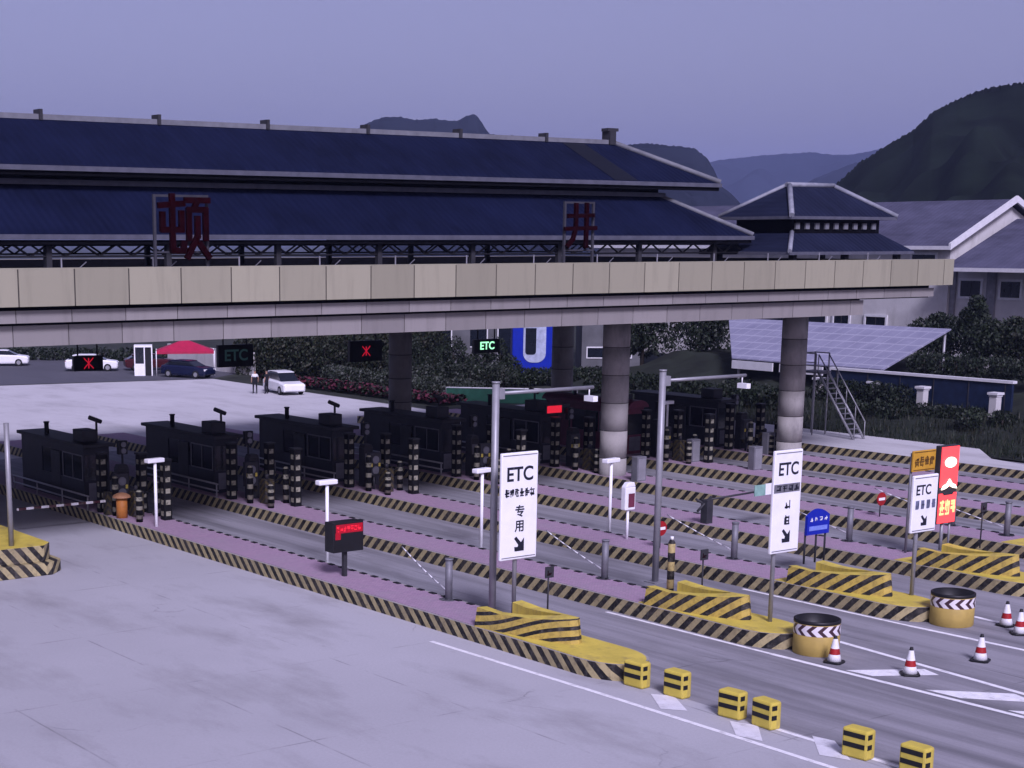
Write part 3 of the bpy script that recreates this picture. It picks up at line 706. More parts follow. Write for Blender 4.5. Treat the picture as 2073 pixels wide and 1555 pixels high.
# second, shorter striped gear nearer the camera on islands 1-4: bollard clusters
tb = thing('banded_bollard', 'short black banded bollard at the booth end of the nearest island', 'bollard', (X0[0]+.35,58.2,.4), 0, 'short banded bollards')
b = MB(); b.lathe([(.13,0,0),(.13,1.5,0),(.07,1.6,0)], 14); b.build('bollard_body', m_postband, tb)
for i in range(1,7): copy_thing(tb, (X0[i]+.38,57.9,.4), f'short black banded bollard at the booth end of the {IN[i]} island')
for i in range(7):
    copy_thing(tb, (X0[i]+1.62,57.2+rnd.uniform(-.2,.2),.4), f'short black banded bollard on the far kerb of the {IN[i]} island').scale = (1,1,rnd.uniform(.75,1.0))
    copy_thing(tb, (X0[i]+.42,56.5+rnd.uniform(-.2,.2),.4), f'short black banded bollard at the lane side of the {IN[i]} island').scale = (1,1,rnd.uniform(.6,.8))
fd = thing('fee_display', 'dark fee display box with round lamps on the nearest island', 'fee display', (X0[0]+.75,58.5,.4), 0, 'dark fee display boxes before the booths')
b = MB(); b.tube((0,0,0),(0,0,.7),.06); b.build('post', m_dark, fd); b = MB(); b.box((-.3,-.12,.65),(.3,.12,1.65)); b.build('box', m_dark, fd, bevel=.02)
for z in (.9,1.35):
    b = MB(); b.tube((0,-.12,z),(0,-.15,z),.17,14); b.build('lamp', m_greyd, fd)
for x in (-.22,.2):
    b = MB(); b.box((x-.05,-.128,1.05),(x+.05,-.118,1.2)); b.build('reflector', m_yel, fd)
for i in range(1,7): copy_thing(fd, (X0[i]+.75+rnd.uniform(-.15,.2),58.3+rnd.uniform(-.3,.3),.4), f'dark fee display box with round lamps on the {IN[i]} island')
# guard rails beside the booths
gr = thing('guard_rail', 'pale twin guard rail beside the booth of the nearest island', 'guard rail', (X0[0],60,0), 0, 'pale twin guard rails beside the booths')
b = MB(); b.tube((.06,0,1.0),(.06,7.5,1.0),.04); b.build('top_rail', m_grey, gr); b = MB(); b.tube((.06,0,.72),(.06,7.5,.72),.035); b.build('lower_rail', m_grey, gr)
for y in (.1,2.5,5,7.4):
    b = MB(); b.tube((.06,y,.4),(.06,y,1.0),.035); b.build('rail_post', m_grey, gr)
for i in range(1,5): copy_thing(gr, (X0[i],60,0), f'pale twin guard rail beside the booth of the {IN[i]} island')
# grey power cabinets in front of the pillar
ec = thing('power_cabinet', 'grey power cabinet standing left of the round concrete pillar', 'cabinet', (X0[4]+.3,53.6,.4), 0, 'grey power cabinets')
b = MB(); b.box((-.28,-.2,0),(.28,.2,1.15)); b.build('cabinet', m_greyd, ec, bevel=.03); b = MB(); b.box((-.22,-.21,.1),(.22,-.195,1.05)); b.build('door', m_grey, ec)
copy_thing(ec, (X0[5]+1.2,56.9,.4), 'grey power cabinet behind the second gantry pole')
copy_thing(ec, (X0[5]+1.5,53.2,.4), 'grey power cabinet left of the right-hand tall ETC sign')
copy_thing(ec, (X0[6]+.5,56.8,.4), 'grey power cabinet at the foot of the right-hand pillar')
# red lit board above the fifth booth
rb = thing('lit_roof_board', 'red glowing board on the roof of the fifth booth', 'LED sign', (X0[4]+1.0,59.9,2.9))
b = MB(); b.box((-.75,0,0),(.75,.15,.42)); b.build('housing', m_dark, rb); b = MB(); b.box((-.70,-.02,.04),(.2,0,.38)); b.build('lit_panel', glow('red_panel', (1,.02,.05), .35), rb)

# ------------------------------------------------------------------ canopy
cy = thing('toll_canopy', 'long concrete toll canopy with stepped beige fascia and two-tier navy tiled roof', 'canopy', (0,0,0))
def panels(b, y, z0, z1, x0, x1, per, t=.12, gap=.05):
    x = math.ceil(x0/per)*per
    b.box((x0,y+.03,z0+.01),(x1,y+t,z1-.01),1); xs = [x0]
    while x < x1-.2: xs.append(x); x += per
    xs.append(x1)
    for a, c in zip(xs, xs[1:]): b.box((a+gap/2,y,z0),(c-gap/2,y+.029,z1),0)
b = MB(); panels(b, 50.0, 8.93, 10.10, -25, 69.0, 1.95); b.box((-25,50.0,10.101),(69,50.5,10.14),0); b.build('fascia', [m_fas1, m_joint], cy)
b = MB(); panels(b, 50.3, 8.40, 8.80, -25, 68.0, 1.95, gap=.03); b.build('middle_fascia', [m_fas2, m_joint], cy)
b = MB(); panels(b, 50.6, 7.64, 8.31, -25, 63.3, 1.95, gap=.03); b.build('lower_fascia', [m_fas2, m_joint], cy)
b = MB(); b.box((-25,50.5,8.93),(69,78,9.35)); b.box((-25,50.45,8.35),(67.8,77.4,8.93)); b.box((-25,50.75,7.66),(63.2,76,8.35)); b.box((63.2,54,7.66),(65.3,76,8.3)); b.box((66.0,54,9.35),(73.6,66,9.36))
b.box((69,54,8.95),(73.6,66,9.3)); b.build('deck', m_soffit_shade, cy)
b = MB(); b.box((-25,77.7,7.6),(69,78,10.1),0); b.box((-25,77.6,9.35),(68.9,77.7,10.08),1); b.box((68.9,50.2,8.93),(69.0,77.6,10.1),0); b.box((68.8,50.6,9.36),(68.9,77.55,10.08),1); b.build('rear_fascia', [m_fas2, m_soffit_shade], cy)  # thin black inner panels paint in the shade behind the parapet
# roof tiers: X ends at right, hips
def hip(b, x0, ye, xe, ze, yr, xr, zr, ymid, m_f=0, m_s=1, th=.16):
    yb = 2*ymid-ye; ybr = 2*ymid-yr
    b.face([(x0,ye,ze),(xe,ye,ze),(xr,yr,zr),(x0,yr,zr)], m_f); b.face([(xe,ye,ze),(xe,yb,ze),(xr,ybr,zr),(xr,yr,zr)], m_s)
    b.face([(xe,yb,ze),(x0,yb,ze),(x0,ybr,zr),(xr,ybr,zr)], m_f)
    b.face([(x0,ye,ze-th),(x0,yb,ze-th),(xe,yb,ze-th),(xe,ye,ze-th)], 2)
YM = 63.7
b = MB(); hip(b, -25, 57.5, 63.2, 11.22, 60.8, 60.1, 13.15, YM); b.build('lower_roof', [m_tile, m_tile_y, m_soffit_shade], cy)
b = MB(); hip(b, -25, 59.8, 63.2, 13.78, YM, 59.4, 15.80, YM); b.build('upper_roof', [m_tile, m_tile_y, m_soffit_shade], cy)
b = MB(); b.box((-25,60.7,13.0),(59.9,66.7,13.66)); b.build('clerestory', m_soffit_shade, cy)
def eave(ye, xe, z, yb):
    b = MB(); b.box((-25,ye-.10,z-.17),(xe+.1,ye-.0,z+.02)); b.box((xe,ye,z-.17),(xe+.1,yb,z+.02)); b.build('gutter', m_gutter, cy)
    b = MB(); b.box((-25,ye+.0,z-.34),(xe,ye+.15,z-.18)); b.build('eave_board', m_soffit_shade, cy)
eave(57.5, 63.2, 11.2, 69.9); eave(59.8, 63.2, 13.76, 67.6)
b = MB(); b.box((-25,63.5,15.72),(59.4,63.9,15.93)); b.build('ridge_cap', m_ridge, cy)
for k in range(14):
    b = MB(); b.box((-14+5.3*k,63.40,15.7),(-13.86+5.3*k,64.0,16.12)); b.build('ridge_divider', m_dark, cy)
b = MB(); b.box((59.1,63.4,15.7),(59.5,64.0,16.35)); b.box((59.0,63.45,16.35),(59.7,63.95,16.5)); b.build('ridge_finial', m_dark, cy)
b = MB(); b.tube((59.4,63.7,15.86),(63.25,59.75,13.84),.13,6); b.tube((59.4,63.7,15.86),(63.25,67.65,13.84),.13,6); b.tube((60.1,60.8,13.15),(63.25,57.45,11.28),.12,6); b.build('hip_ridge', m_ridge, cy)
b = MB(); b.face([(56.0,63.45,15.69),(57.4,63.45,15.69),(54.5+3.2,59.85,13.83),(56.2,59.85,13.83)]); b.build('roof_band', m_roofband, cy)  # darker diagonal band laid on the upper roof slope
# light band between tiers
b = MB(); b.box((-25,60.5,13.1),(60.2,60.68,13.3)); b.build('upper_sill', m_gutter, cy)
# roof trusses and columns
x = -24.
while x < 62:
    for y in (58.0, 69.3):
        b = MB(); b.box((x,y-.1,9.35),(x+.22,y+.1,10.9)); b.build('roof_post', m_dark, cy)
    x += 5.0
b = MB()
for y in (58.0,69.3):
    b.tube((-25,y,10.86),(62.8,y,10.86),.07,6); b.tube((-25,y,10.42),(62.8,y,10.42),.04,6)
    x = -25.
    while x < 62:
        b.tube((x,y,10.42),(x+.7,y,10.86),.045,5); b.tube((x+.7,y,10.86),(x+1.4,y,10.42),.045,5); x += 1.4
b.build('roof_truss', m_dark, cy)
b = MB(); x = -24.
while x < 67: b.tube((x,51.4,9.35),(x,51.4,10.45),.03,6); b.tube((x,51.4,9.6),(x+.9,51.4,10.3),.02,5); x += 3.4
b.tube((-25,51.4,10.02),(68,51.4,10.02),.02,6); b.build('deck_railing', m_greyd, cy)
# round pillars with casting joints
for (x,y) in ((52.75,55.75),(64.35,55.45),(52.75,72.4),(64.4,72.5)):
    b = MB(); prof = [(.62,0,0)]
    z = 0.
    for k in range(6):
        z += 1.26; prof += [(.62,z-.03,0),(.598,z-.028,1),(.598,z+.0,1),(.62,z+.002,0)]
    prof.append((.62,7.7,0)); b.lathe(prof, 36, x, y); b.build('pillar', [m_concrete, m_joint], cy)

# red framed characters standing on the fascia
def red_char(label, x0, x1, z0, z1, ch, size, zc, sx, dx):
    t = thing('roof_sign_character', label, 'sign', (x0,50.3,10.14), 0, 'red characters in steel frames on the canopy edge')
    w = x1-x0; h = z1-10.14
    b = MB(); e = .045
    b.box((-e,-e,0),(e,e,h)); b.box((w-e,-e,0),(w+e,e,h)); b.box((e,-e*.8,h-.08),(w-e,e*.8,h)); b.box((e,-e*.8,.45),(w-e,e*.8,.51)); b.build('frame', M('dull_frame_steel', (.035,.035,.045), .8), t)
    b = MB(); k = 0
    for pl_ in ch:
        for (xa,za),(xb,zb) in zip(pl_, pl_[1:]):
            p = Vector((w/2+dx+(xa-.5)*size*sx, zc+(za-.5)*size)); q = Vector((w/2+dx+(xb-.5)*size*sx, zc+(zb-.5)*size)); e_ = (q-p).normalized(); n_ = Vector((-e_.y,e_.x))*size*.045; p -= e_*size*.03; q += e_*size*.03
            b.prism_xz([tuple(p-n_),tuple(q-n_),tuple(q+n_),tuple(p+n_)], -.18-.003*k, -.06-.003*k); k += 1
    b.build('red_strokes', m_redink, t)
    return t
red_char('red framed roof character nearest the left end of the canopy', 26.5, 28.5, 10.1, 12.5, [[(.04,.82),(.50,.85)],[(.09,.70),(.09,.46),(.47,.46)],[(.46,.72),(.46,.46)],[(.28,.97),(.28,.15),(.48,.15),(.50,.27)],[(.55,.90),(.99,.90)],[(.77,.90),(.71,.78)],[(.60,.32),(.60,.76),(.93,.76),(.93,.32)],[(.765,.64),(.765,.36),(.56,.05)],[(.80,.25),(.98,.05)]], 2.2, 1.3, .88, .03)
red_char('red framed roof character to the right, above the centre pillar', 44.6, 46.1, 10.1, 12.5, [[(.12,.70),(.90,.72)],[(.03,.42),(.98,.44)],[(.35,.96),(.35,.44),(.27,.2),(.10,.04)],[(.68,.97),(.68,.02)]], 1.75, 1.45, .95, -.02)

# pavilion with two hipped tiers at the end of the deck
pv = thing('roof_pavilion', 'small two-tier hipped pavilion at the right end of the canopy', 'pavilion', (0,0,0))
def hip4(b, x0, y0, x1, y1, ze, a0, b0, a1, b1, zr, th=.15):
    c = [(x0,y0,ze),(x1,y0,ze),(x1,y1,ze),(x0,y1,ze)]; r = [(a0,b0,zr),(a1,b0,zr),(a1,b1,zr),(a0,b1,zr)]
    b.face([c[0],c[1],r[1],r[0]],0); b.face([c[1],c[2],r[2],r[1]],1); b.face([c[2],c[3],r[3],r[2]],0); b.face([c[3],c[0],r[0],r[3]],1); b.face([(x,y,z-th) for x,y,z in (c[3],c[2],c[1],c[0])],2)
    for i in range(4):
        j=(i+1)%4; p,q=c[i],c[j]; b.face([(p[0],p[1],p[2]-th),(q[0],q[1],q[2]-th),q,p],3)
b = MB(); hip4(b, 62.8,54.7,72.1,60.6, 10.47, 64.6,56.2,71.2,59.4, 11.35); b.build('lower_roof', [m_tile_p, m_tile_p, m_soffit_shade, m_gutter], pv)
b = MB(); hip4(b, 64.3,56.0,72.3,60.8, 12.17, 66.6,58.25,70.0,58.5, 13.65); b.build('upper_roof', [m_tile_p, m_tile_p, m_soffit_shade, m_gutter], pv)
b = MB(); b.box((65.0,56.4,11.3),(71.4,60.2,12.1)); b.build('clerestory', m_soffit_shade, pv)
for k in range(9):
    b = MB(); b.box((65.0+k*.72,56.3,11.55),(65.28+k*.72,56.42,11.85)); b.build('bracket', m_ridge, pv)
for x,y in ((63.6,55.2),(67.4,55.2),(71.4,55.2),(63.6,60.0),(71.4,60.0)):
    b = MB(); b.box((x-.14,y-.14,9.35),(x+.14,y+.14,10.35)); b.build('column', m_dark, pv)
b = MB(); b.tube((64.3,56,12.2),(66.6,58.25,13.72),.14,6); b.tube((72.3,56,12.2),(70,58.25,13.72),.12,6); b.tube((64.3,60.8,12.2),(66.6,58.5,13.72),.10,6); b.tube((66.5,58.37,13.75),(70.1,58.37,13.75),.13,6)
b.tube((62.8,54.7,10.5),(64.6,56.2,11.4),.12,6); b.build('hip_ridge', M('pale_ridge_mortar', (.22,.23,.27), .6), pv)

# ------------------------------------------------------------------ hanging lane signals at the rear of the canopy
def hang_box(label, x, z0, z1, w, kind, y=76.5):
    t = thing('hanging_lane_sign', label, 'lane signal', (x,y,0), 0, 'lane signs hung under the rear of the canopy')
    b = MB(); b.box((-w/2,-.12,z0),(w/2,.12,z1)); b.build('housing', m_black, t, bevel=.02)
    b = MB(); b.tube((-w/3,0,z1),(-w/3,0,7.62),.04); b.tube((w/3,0,z1),(w/3,0,7.62),.04); b.build('hanger', m_dark, t)
    zc = (z0+z1)/2
    if kind == 'X':
        b = MB(); r=.26
        for s in (-1,1):
            b.prism_xz([(-r,zc-s*r-.035),(-r,zc-s*r+.035),(r,zc+s*r+.035),(r,zc+s*r-.035)] if s>0 else [(-r,zc+r-.035),(-r,zc+r+.035),(r,zc-r+.035),(r,zc-r-.035)], -.135-.002*s, -.12)
        b.box((-.03,-.134,zc-r),(.03,-.12,zc+r)); b.build('red_cross', g_dimred, t)
    else:
        text_mesh('ETC', .62 if kind=='G' else .82, t, 'lettering', g_green if kind=='G' else g_teal, (0,-.128,zc), .98)
    return t
hang_box('black hanging lane sign with dull red cross, at far left beside the white car', 36.35, 4.62, 5.36, 1.6, 'X')
hang_box('black hanging lane sign with faintly glowing teal letters ETC', 44.9, 4.45, 5.62, 2.15, 'T')
hang_box('black hanging lane sign with small red cross, left of the rear pillar', 53.3, 4.40, 5.55, 2.2, 'X')
hang_box('black hanging lane sign with bright green letters ETC', 61.95, 4.55, 5.35, 1.9, 'G')

# ------------------------------------------------------------------ right side: stair, wall, posts, shed, houses
st = thing('steel_stair', 'grey open steel stair climbing from the far walkway to a landing', 'stair', (73.2,58.6,.4))
for x in (0,.85):
    b = MB(); b.tube((x,0,0),(x,2.7,3.5),.07,6); b.build('stringer', m_grey, st)
for k in range(13):
    b = MB(); b.box((.03,.12+k*.202,.25+k*.262),(.82,.32+k*.202,.29+k*.262)); b.build('tread', m_greyd, st)
for x in (0,.85):
    b = MB(); b.tube((x,0,.95),(x,2.7,4.45),.035,6)
    for k in range(5): b.tube((x,k*.675,k*.875),(x,k*.675,.95+k*.875),.03,6)
    b.build('handrail', m_grey, st)
b = MB(); b.box((-.15,2.7,3.42),(1.1,3.9,3.52)); b.build('landing', m_greyd, st)
b = MB()
for x in (-.1,1.0):
    for y in (2.8,3.8): b.tube((x,y,0),(x,y,4.5),.045,6)
b.tube((-.1,2.8,4.5),(-.1,3.8,4.5),.035,6); b.tube((1.0,2.8,4.5),(1.0,3.8,4.5),.035,6); b.tube((-.1,3.8,4.5),(1.0,3.8,4.5),.035,6); b.tube((-.1,2.8,4.0),(-.1,3.8,4.0),.03,6); b.build('landing_frame', m_grey, st)

# embankment
def bank_z(x, y):
    t = max(0, min(1, (x-74.9)/9.)); z = .1+1.25*t*t*(3-2*t)
    if x > 85: z += min(1, (x-85)/6.)*1.5
    return z
b = MB(); NX, NY = 44, 60
xs = [74.9+ (i/NX)**1.6*90 for i in range(NX+1)]; ys = [14+ j/NY*76 for j in range(NY+1)]
gv = [[(x,y,bank_z(x,y)+(.12*math.sin(x*1.7+y*.9)+.10*math.sin(y*2.3-x))*min(1,(x-74.9)/2)) for y in ys] for x in xs]
for i in range(NX):
    for j in range(NY): b.face([gv[i][j],gv[i+1][j],gv[i+1][j+1],gv[i][j+1]],0,True)
structure(b.build('embankment', m_bank))
# low retaining hoarding with pale coping
hw = thing('hoarding_wall', 'long dark navy hoarding with a pale coping above the grass bank', 'wall', (84.2,0,0))
b = MB(); b.box((0,56.6,.9),(.18,69.5,3.05)); b.build('wall_panel', m_navy, hw); b = MB(); b.box((-.1,56.5,3.05),(.3,69.6,3.2)); b.build('coping', m_trim, hw)
for k in range(6):
    b = MB(); b.box((-.03,57.0+k*2.4,.9),(0,57.06+k*2.4,3.05)); b.build('joint_batten', m_dark, hw)
fp = thing('stone_post', 'pale capped stone post on the bank, rightmost of the row', 'stone post', (83.3,57.0,1.0), 0, 'pale capped stone posts on the bank')
b = MB(); b.prism([(-.24,-.24),(.24,-.24),(.24,.24),(-.24,.24)], 0, 1.35); b.build('shaft', m_wall, fp, bevel=.02); b = MB(); b.box((-.33,-.33,1.45),(.33,.33,1.58)); b.box((-.27,-.27,1.35),(.27,.27,1.45)); b.build('cap', m_trim, fp)
copy_thing(fp, (83.3,61.9,1.0), 'pale capped stone post on the bank, before the middle of the navy hoarding'); copy_thing(fp, (83.3,69.6,1.0), 'pale capped stone post on the bank, at the left end of the navy hoarding'); 
tp = thing('t_lamp', 'short T-shaped garden lamp on the bank between the stone posts', 'garden lamp', (83.2,65.4,1.0))
b = MB(); b.tube((0,0,0),(0,0,1.5),.06); b.build('post', m_greyd, tp); b = MB(); b.box((-.1,-.45,1.5),(.1,.45,1.62)); b.build('lamp_head', m_trim, tp)
# corrugated shed
sh = thing('open_shed', 'open shed with a pale lilac gridded panel roof, behind the right-hand pillar', 'shed', (0,0,0))
b = MB(); b.face([(86,66.9,3.15),(92.5,66.9,5.45),(92.5,86,5.45),(86,79.5,3.15)][::1]); b.face([(86,79.5,3.07),(92.5,86,5.37),(92.5,66.9,5.37),(86,66.9,3.07)]); b.face([(86,66.9,3.07),(92.5,66.9,5.37),(92.5,66.9,5.45),(86,66.9,3.15)]); b.face([(86,79.5,3.07),(86,66.9,3.07),(86,66.9,3.15),(86,79.5,3.15)]); b.build('roof', m_shed, sh)
for y in (67.2,71,75,79):
    b = MB(); b.tube((86.2,y,.8),(86.2,y,3.2),.09,8); b.build('post', m_grey, sh)
    b = MB(); b.tube((92.3,y,.8),(92.3,y,5.35),.09,8); b.build('post', m_grey, sh)
for k in range(3):
    b = MB(); b.box((85.9,67.4+k*4.2,2.45),(86.0,71.0+k*4.2,3.0)); b.build('fascia_board', m_trim, sh)

def window(parent, x, y0, y1, z0, z1, trim=True):
    b = MB()
    for a,c in (((y0-.16,z0-.16),(y0,z1+.16)),((y1,z0-.16),(y1+.16,z1+.16)),((y0,z1),(y1,z1+.16)),((y0,z0-.16),(y1,z0))): b.box((x-.10,a[0],a[1]),(x+.01,c[0],c[1]))
    f = b.build('window', m_trim, parent)
    b = MB(); b.box((x-.03,y0,z0),(x+.005,y1,z1)); b.build('pane', m_glass, f)
    b = MB(); b.box((x-.06,(y0+y1)/2-.03,z0),(x-.028,(y0+y1)/2+.03,z1)); b.build('mullion', m_dark, f)
hs = thing('gabled_house', 'large white gabled house with slate-grey roof and white verge boards at the right', 'house', (0,0,0))
b = MB(); b.box((103.5,75.4,1.5),(116.5,112,10.6)); b.prism_xz([(103.5,10.6),(116.5,10.6),(110,13.6)],75.4,76); b.box((103.9,50,1.5),(116,75.4,9.0)); b.build('wall', m_wall, hs)
b = MB()
def slab(b, p, th=.14):
    q = [(x,y,z-th) for x,y,z in p]; n=len(p); b.face(p); b.face(q[::-1])
    for i in range(n): j=(i+1)%n; b.face([q[i],q[j],p[j],p[i]])
slab(b, [(102.7,74.9,10.62),(102.7,113,10.62),(110,113,13.95),(110,74.9,13.95)][::-1]); slab(b, [(110,74.9,13.95),(110,113,13.95),(117.3,113,10.62),(117.3,74.9,10.62)][::-1])
b.build('main_roof', m_tile_h, hs)
b = MB(); slab(b, [(101.7,49,9.15),(101.7,74.6,9.15),(109.9,74.6,12.55),(109.9,49,12.55)][::-1]); slab(b, [(109.9,49,12.55),(109.9,74.6,12.55),(118,74.6,9.15),(118,49,9.15)][::-1]); b.build('front_roof', m_tile_h, hs)
b = MB()
for s in (-1,1):
    b.prism_xz([(110+s*7.45,10.35),(110+s*7.45,10.80),(110,14.20),(110,13.72)][::s], 74.72, 74.9)
b.build('verge_board', m_trim, hs)
b = MB(); b.box((102.55,74.9,10.36),(102.7,113,10.62)); b.box((101.55,49,8.88),(101.7,74.6,9.14)); b.build('gutter', m_trim, hs)
for ya,yb in ((71.7,72.4),(74.95,75.35)):
    b = MB(); b.box((103.7,ya,1.5),(103.9,yb,9.0)); b.build('pilaster', m_greywall, hs)
for y0,y1,z0,z1,x in ((72.95,74.6,7.1,8.2,103.9),(69.8,71.35,7.1,8.2,103.9),(76.6,78.6,9.4,10.0,103.5),(80.6,82.4,4.6,5.4,103.5),(84.0,85.4,4.4,5.8,103.5),(86.2,93.5,4.6,5.6,103.5),(98.5,100,4.9,5.3,103.5),(66,67.6,7.1,8.2,103.9),(62,63.6,7.1,8.2,103.9)):
    window(hs, x, y0, y1, z0, z1)
b = MB(); b.tube((103.75,68.9,1.5),(103.75,68.9,9.0),.08,6); b.build('downpipe', m_trim, hs)

# ------------------------------------------------------------------ vegetation
def leaves(mb, c, r, n, size, rng, mats=(0,1), flat=.5, shell=.55):
    for _ in range(n):
        while True:
            p = Vector((rng.uniform(-1,1),rng.uniform(-1,1),rng.uniform(-1,1)))
            if shell < p.length < 1.0 or (p.length < 1 and rng.random() < .35): break
        q = Vector((c[0]+p.x*r[0], c[1]+p.y*r[1], c[2]+p.z*r[2]))
        a = Vector((rng.gauss(0,1),rng.gauss(0,1),rng.gauss(0,1))).normalized(); u = a.orthogonal().normalized(); w_ = a.cross(u)
        s = size*rng.uniform(.6,1.3); t_ = s*flat
        mb.face([q+u*s, q+w_*t_, q-u*s, q-w_*t_], rng.choice(mats))
def tree(name, label, x, y, z, h, cr, seed, mats=(0,0,1), n=1500, size=.22, group=None, kind='round', trunk_white=False):
    rng = random.Random(seed); t = thing(name, label, 'tree', (x,y,z), 0, group)
    b = MB(); th = h*.45
    b.tube((0,0,-.3),(0.05,0,th),.05*h*.5+.05,8,0,.03*h*.5+.03); b.tube((.05,0,th),(0,.08,h*.85),.03*h*.5+.03,7,0,.02)
    cl = []
    for k in range(9):
        a = k*2.4+rng.random(); hh = h*(.42+.5*k/9)
        if kind == 'cone': rr = cr*(1.05-.85*k/9)
        else: rr = cr*(.75+.3*rng.random())*math.sin(math.pi*(.25+.65*k/9))
        e = Vector((rr*.65*math.cos(a), rr*.65*math.sin(a), hh)); b.tube((0,0,hh*.8),e,.035,5,0,.015); cl.append((e, rr))
    if trunk_white: b.lathe([(.30,-.2,1),(.26,.9,1)],8)
    b.build('trunk', [m_bark, m_wall], t)
    b = MB()
    for e, rr in cl: leaves(b, e, (rr*.72,rr*.72,rr*.55+.1), n//9, size, rng, mats)
    leaves(b, (0,0,h*.92), (cr*.35,cr*.35,h*.12), n//9, size, rng, mats)
    b.build('crown', m_leaf, t)
    return t
G_='garden trees before the house'
tree('garden_tree', 'dark leafy tree before the house, just right of the shed roof', 95.5,70.2,2.6, 3.5,2.0, 1, n=4200, size=.13, kind='round', group=G_)
tree('garden_tree', 'dark tall conical tree under the left house window', 97,68.3,2.7, 4.6,1.7, 2, n=4200, size=.13, kind='cone', group=G_, trunk_white=True)
tree('garden_tree', 'dark round tree with whitewashed trunk under the pale downpipe', 95,65.8,2.7, 3.2,1.7, 3, n=3600, size=.13, kind='round', group=G_, trunk_white=True)
tree('garden_tree', 'greyer bushy tree at the right edge under the right house window', 96,64.2,2.7, 3.3,2.2, 4, mats=(0,1,2), n=3600, size=.14, group=G_)
tree('garden_tree', 'dark tree right of the second gantry pole, against the shed roof', 94,90,1.0, 5.4,2.8, 5, n=4200, size=.16, group=G_)
tree('garden_tree', 'dark tree between the round pillar and the second gantry pole', 90,92.3,1.0, 5.2,2.4, 6, n=3800, size=.16, group=G_)
def bush(name, label, cat, parts, seed, mats, size=.16, dens=170, group=None):
    rng = random.Random(seed); b = MB()
    for (x,y,z,rx,ry,rz) in parts:
        leaves(b, (x,y,z), (rx,ry,rz), int(dens*(rx*ry+rx*rz+ry*rz)), size, rng, mats)
        n=10   # woody core so the mass is opaque
        for k in range(4):
            a=rng.random()*6.28; b.tube((x+.3*rx*math.cos(a),y+.3*ry*math.sin(a),max(0,z-rz)),(x+.5*rx*math.cos(a),y+.5*ry*math.sin(a),z+.3*rz),.03,4,4)
    return tag(b.build(name, m_leaf+[m_bark]), label, cat, group)
bush('tall_hedge', 'tall brownish hedge mass behind the white car on the plaza', 'hedge', [(71.8+k*.72+rnd.uniform(-.3,.3),120.5-k*1.1,1.5+rnd.uniform(-.2,.3),1.5,1.5,2.0) for k in range(12)]+[(74+k*.75,121.5-k*1.15,2.4+rnd.uniform(-.3,.4),1.8,1.7,2.2) for k in range(12)], 11, (0,2,2,1), .15, 190)
bush('clipped_shrubs', 'low greyish shrubs at the foot of the tall hedge', 'shrub', [(72.6+.4*math.sin(k),91+k*1.3,.75,1.1,.9,.75) for k in range(15)], 12, (0,1,3,3), .12, 260)
bush('clipped_shrubs', 'dark shrubs with pale tops right of the rear concrete pillar', 'shrub', [(73.6+k*.85,101.5-.3*k+.4*math.sin(2*k),.95,1.1,1.2,.95) for k in range(10)], 13, (0,0,1,3), .12, 260)
bush('roadside_hedge', 'tall dark shrubs before the grey service buildings', 'hedge', [(77.5+k*.95,106.5-k*.55,1.4+.4*math.sin(k*2.1),1.1,1.1,1.5+.5*math.sin(k*2.1)) for k in range(9)], 24, (0,0,1), .13, 240)
bush('clipped_shrubs', 'dark shrubs in front of the bright blue kiosk', 'shrub', [(82.5+k*.85,98.5-k*.25,.7,1.0,1.1,.75) for k in range(10)], 14, (0,0,1), .12, 260)
bush('clipped_shrubs', 'dark undergrowth between the shed posts and the lanes', 'shrub', [(80.5+rnd.uniform(-1,1.2),70+k*1.3,1.3,1.2,1.1,.9) for k in range(13)], 15, (0,0,1), .13, 240)
bush('bank_bushes', 'scrubby dark bushes on the bank before the navy hoarding', 'shrub', [(82.9+rnd.uniform(-.5,.5),63.0+k*1.0,1.7,.8,.9,1.0) for k in range(7)]+[(81+rnd.uniform(-1.5,1),55+k*1.1,1.3,.7,.8,.55) for k in range(9)], 16, (0,0,1), .11, 300)
bush('bank_bushes', 'ragged bushes at the right edge above the bank', 'shrub', [(84.5+rnd.uniform(-.6,3),47+k*1.35,2.2+rnd.uniform(0,.6),1.2,1.2,.9) for k in range(7)], 17, (0,1,2), .12, 240)
bush('garden_hedge', 'dark garden hedge above the navy hoarding coping', 'hedge', [(88.5,57+k*1.5,3.5,1.0,1.0,.75) for k in range(7)], 18, (0,0,1), .12, 240)
bush('roadside_hedge', 'dark green hedge across the road at the far left', 'hedge', [(58+k*1.6,152-k*1.35,.5,1.5,1.1,.75) for k in range(12)], 19, (0,0,1), .2, 80)
# flower bed, grass
rng = random.Random(21); b = MB()
for _ in range(5200):
    y = rng.uniform(89,113); x = 68.2+rng.random()*2.4; h = .25+.4*rng.random(); s=.09+.06*rng.random(); a=rng.random()*6.28
    u=Vector((math.cos(a)*s,math.sin(a)*s,s*.5)); v_=Vector((-math.sin(a)*s,math.cos(a)*s,s*.7)); p=Vector((x,y,h))
    b.face([p+u,p+v_,p-u,p-v_], 0 if rng.random()<.5 else 1)
tag(b.build('flower_bed', [m_flower, m_leaf[0]]), 'strip of dull red flowers along the plaza edge', 'flower bed', kind='stuff')
b = MB()
for _ in range(9000):
    x = 75.2+rng.random()**1.3*9; y = rng.uniform(34,84); z = bank_z(x,y); a=rng.random()*6.28; h=.2+.35*rng.random(); wv=.035
    p=Vector((x,y,z)); e=Vector((math.cos(a)*wv,math.sin(a)*wv,0)); tip=p+Vector((rng.uniform(-.15,.15),rng.uniform(-.15,.15),h))
    b.face([p-e,p+e,tip], rng.choice((0,0,1,2)))
tag(b.build('grass', m_leaf), 'rough dark grass on the bank beside the lanes', 'grass', kind='stuff')

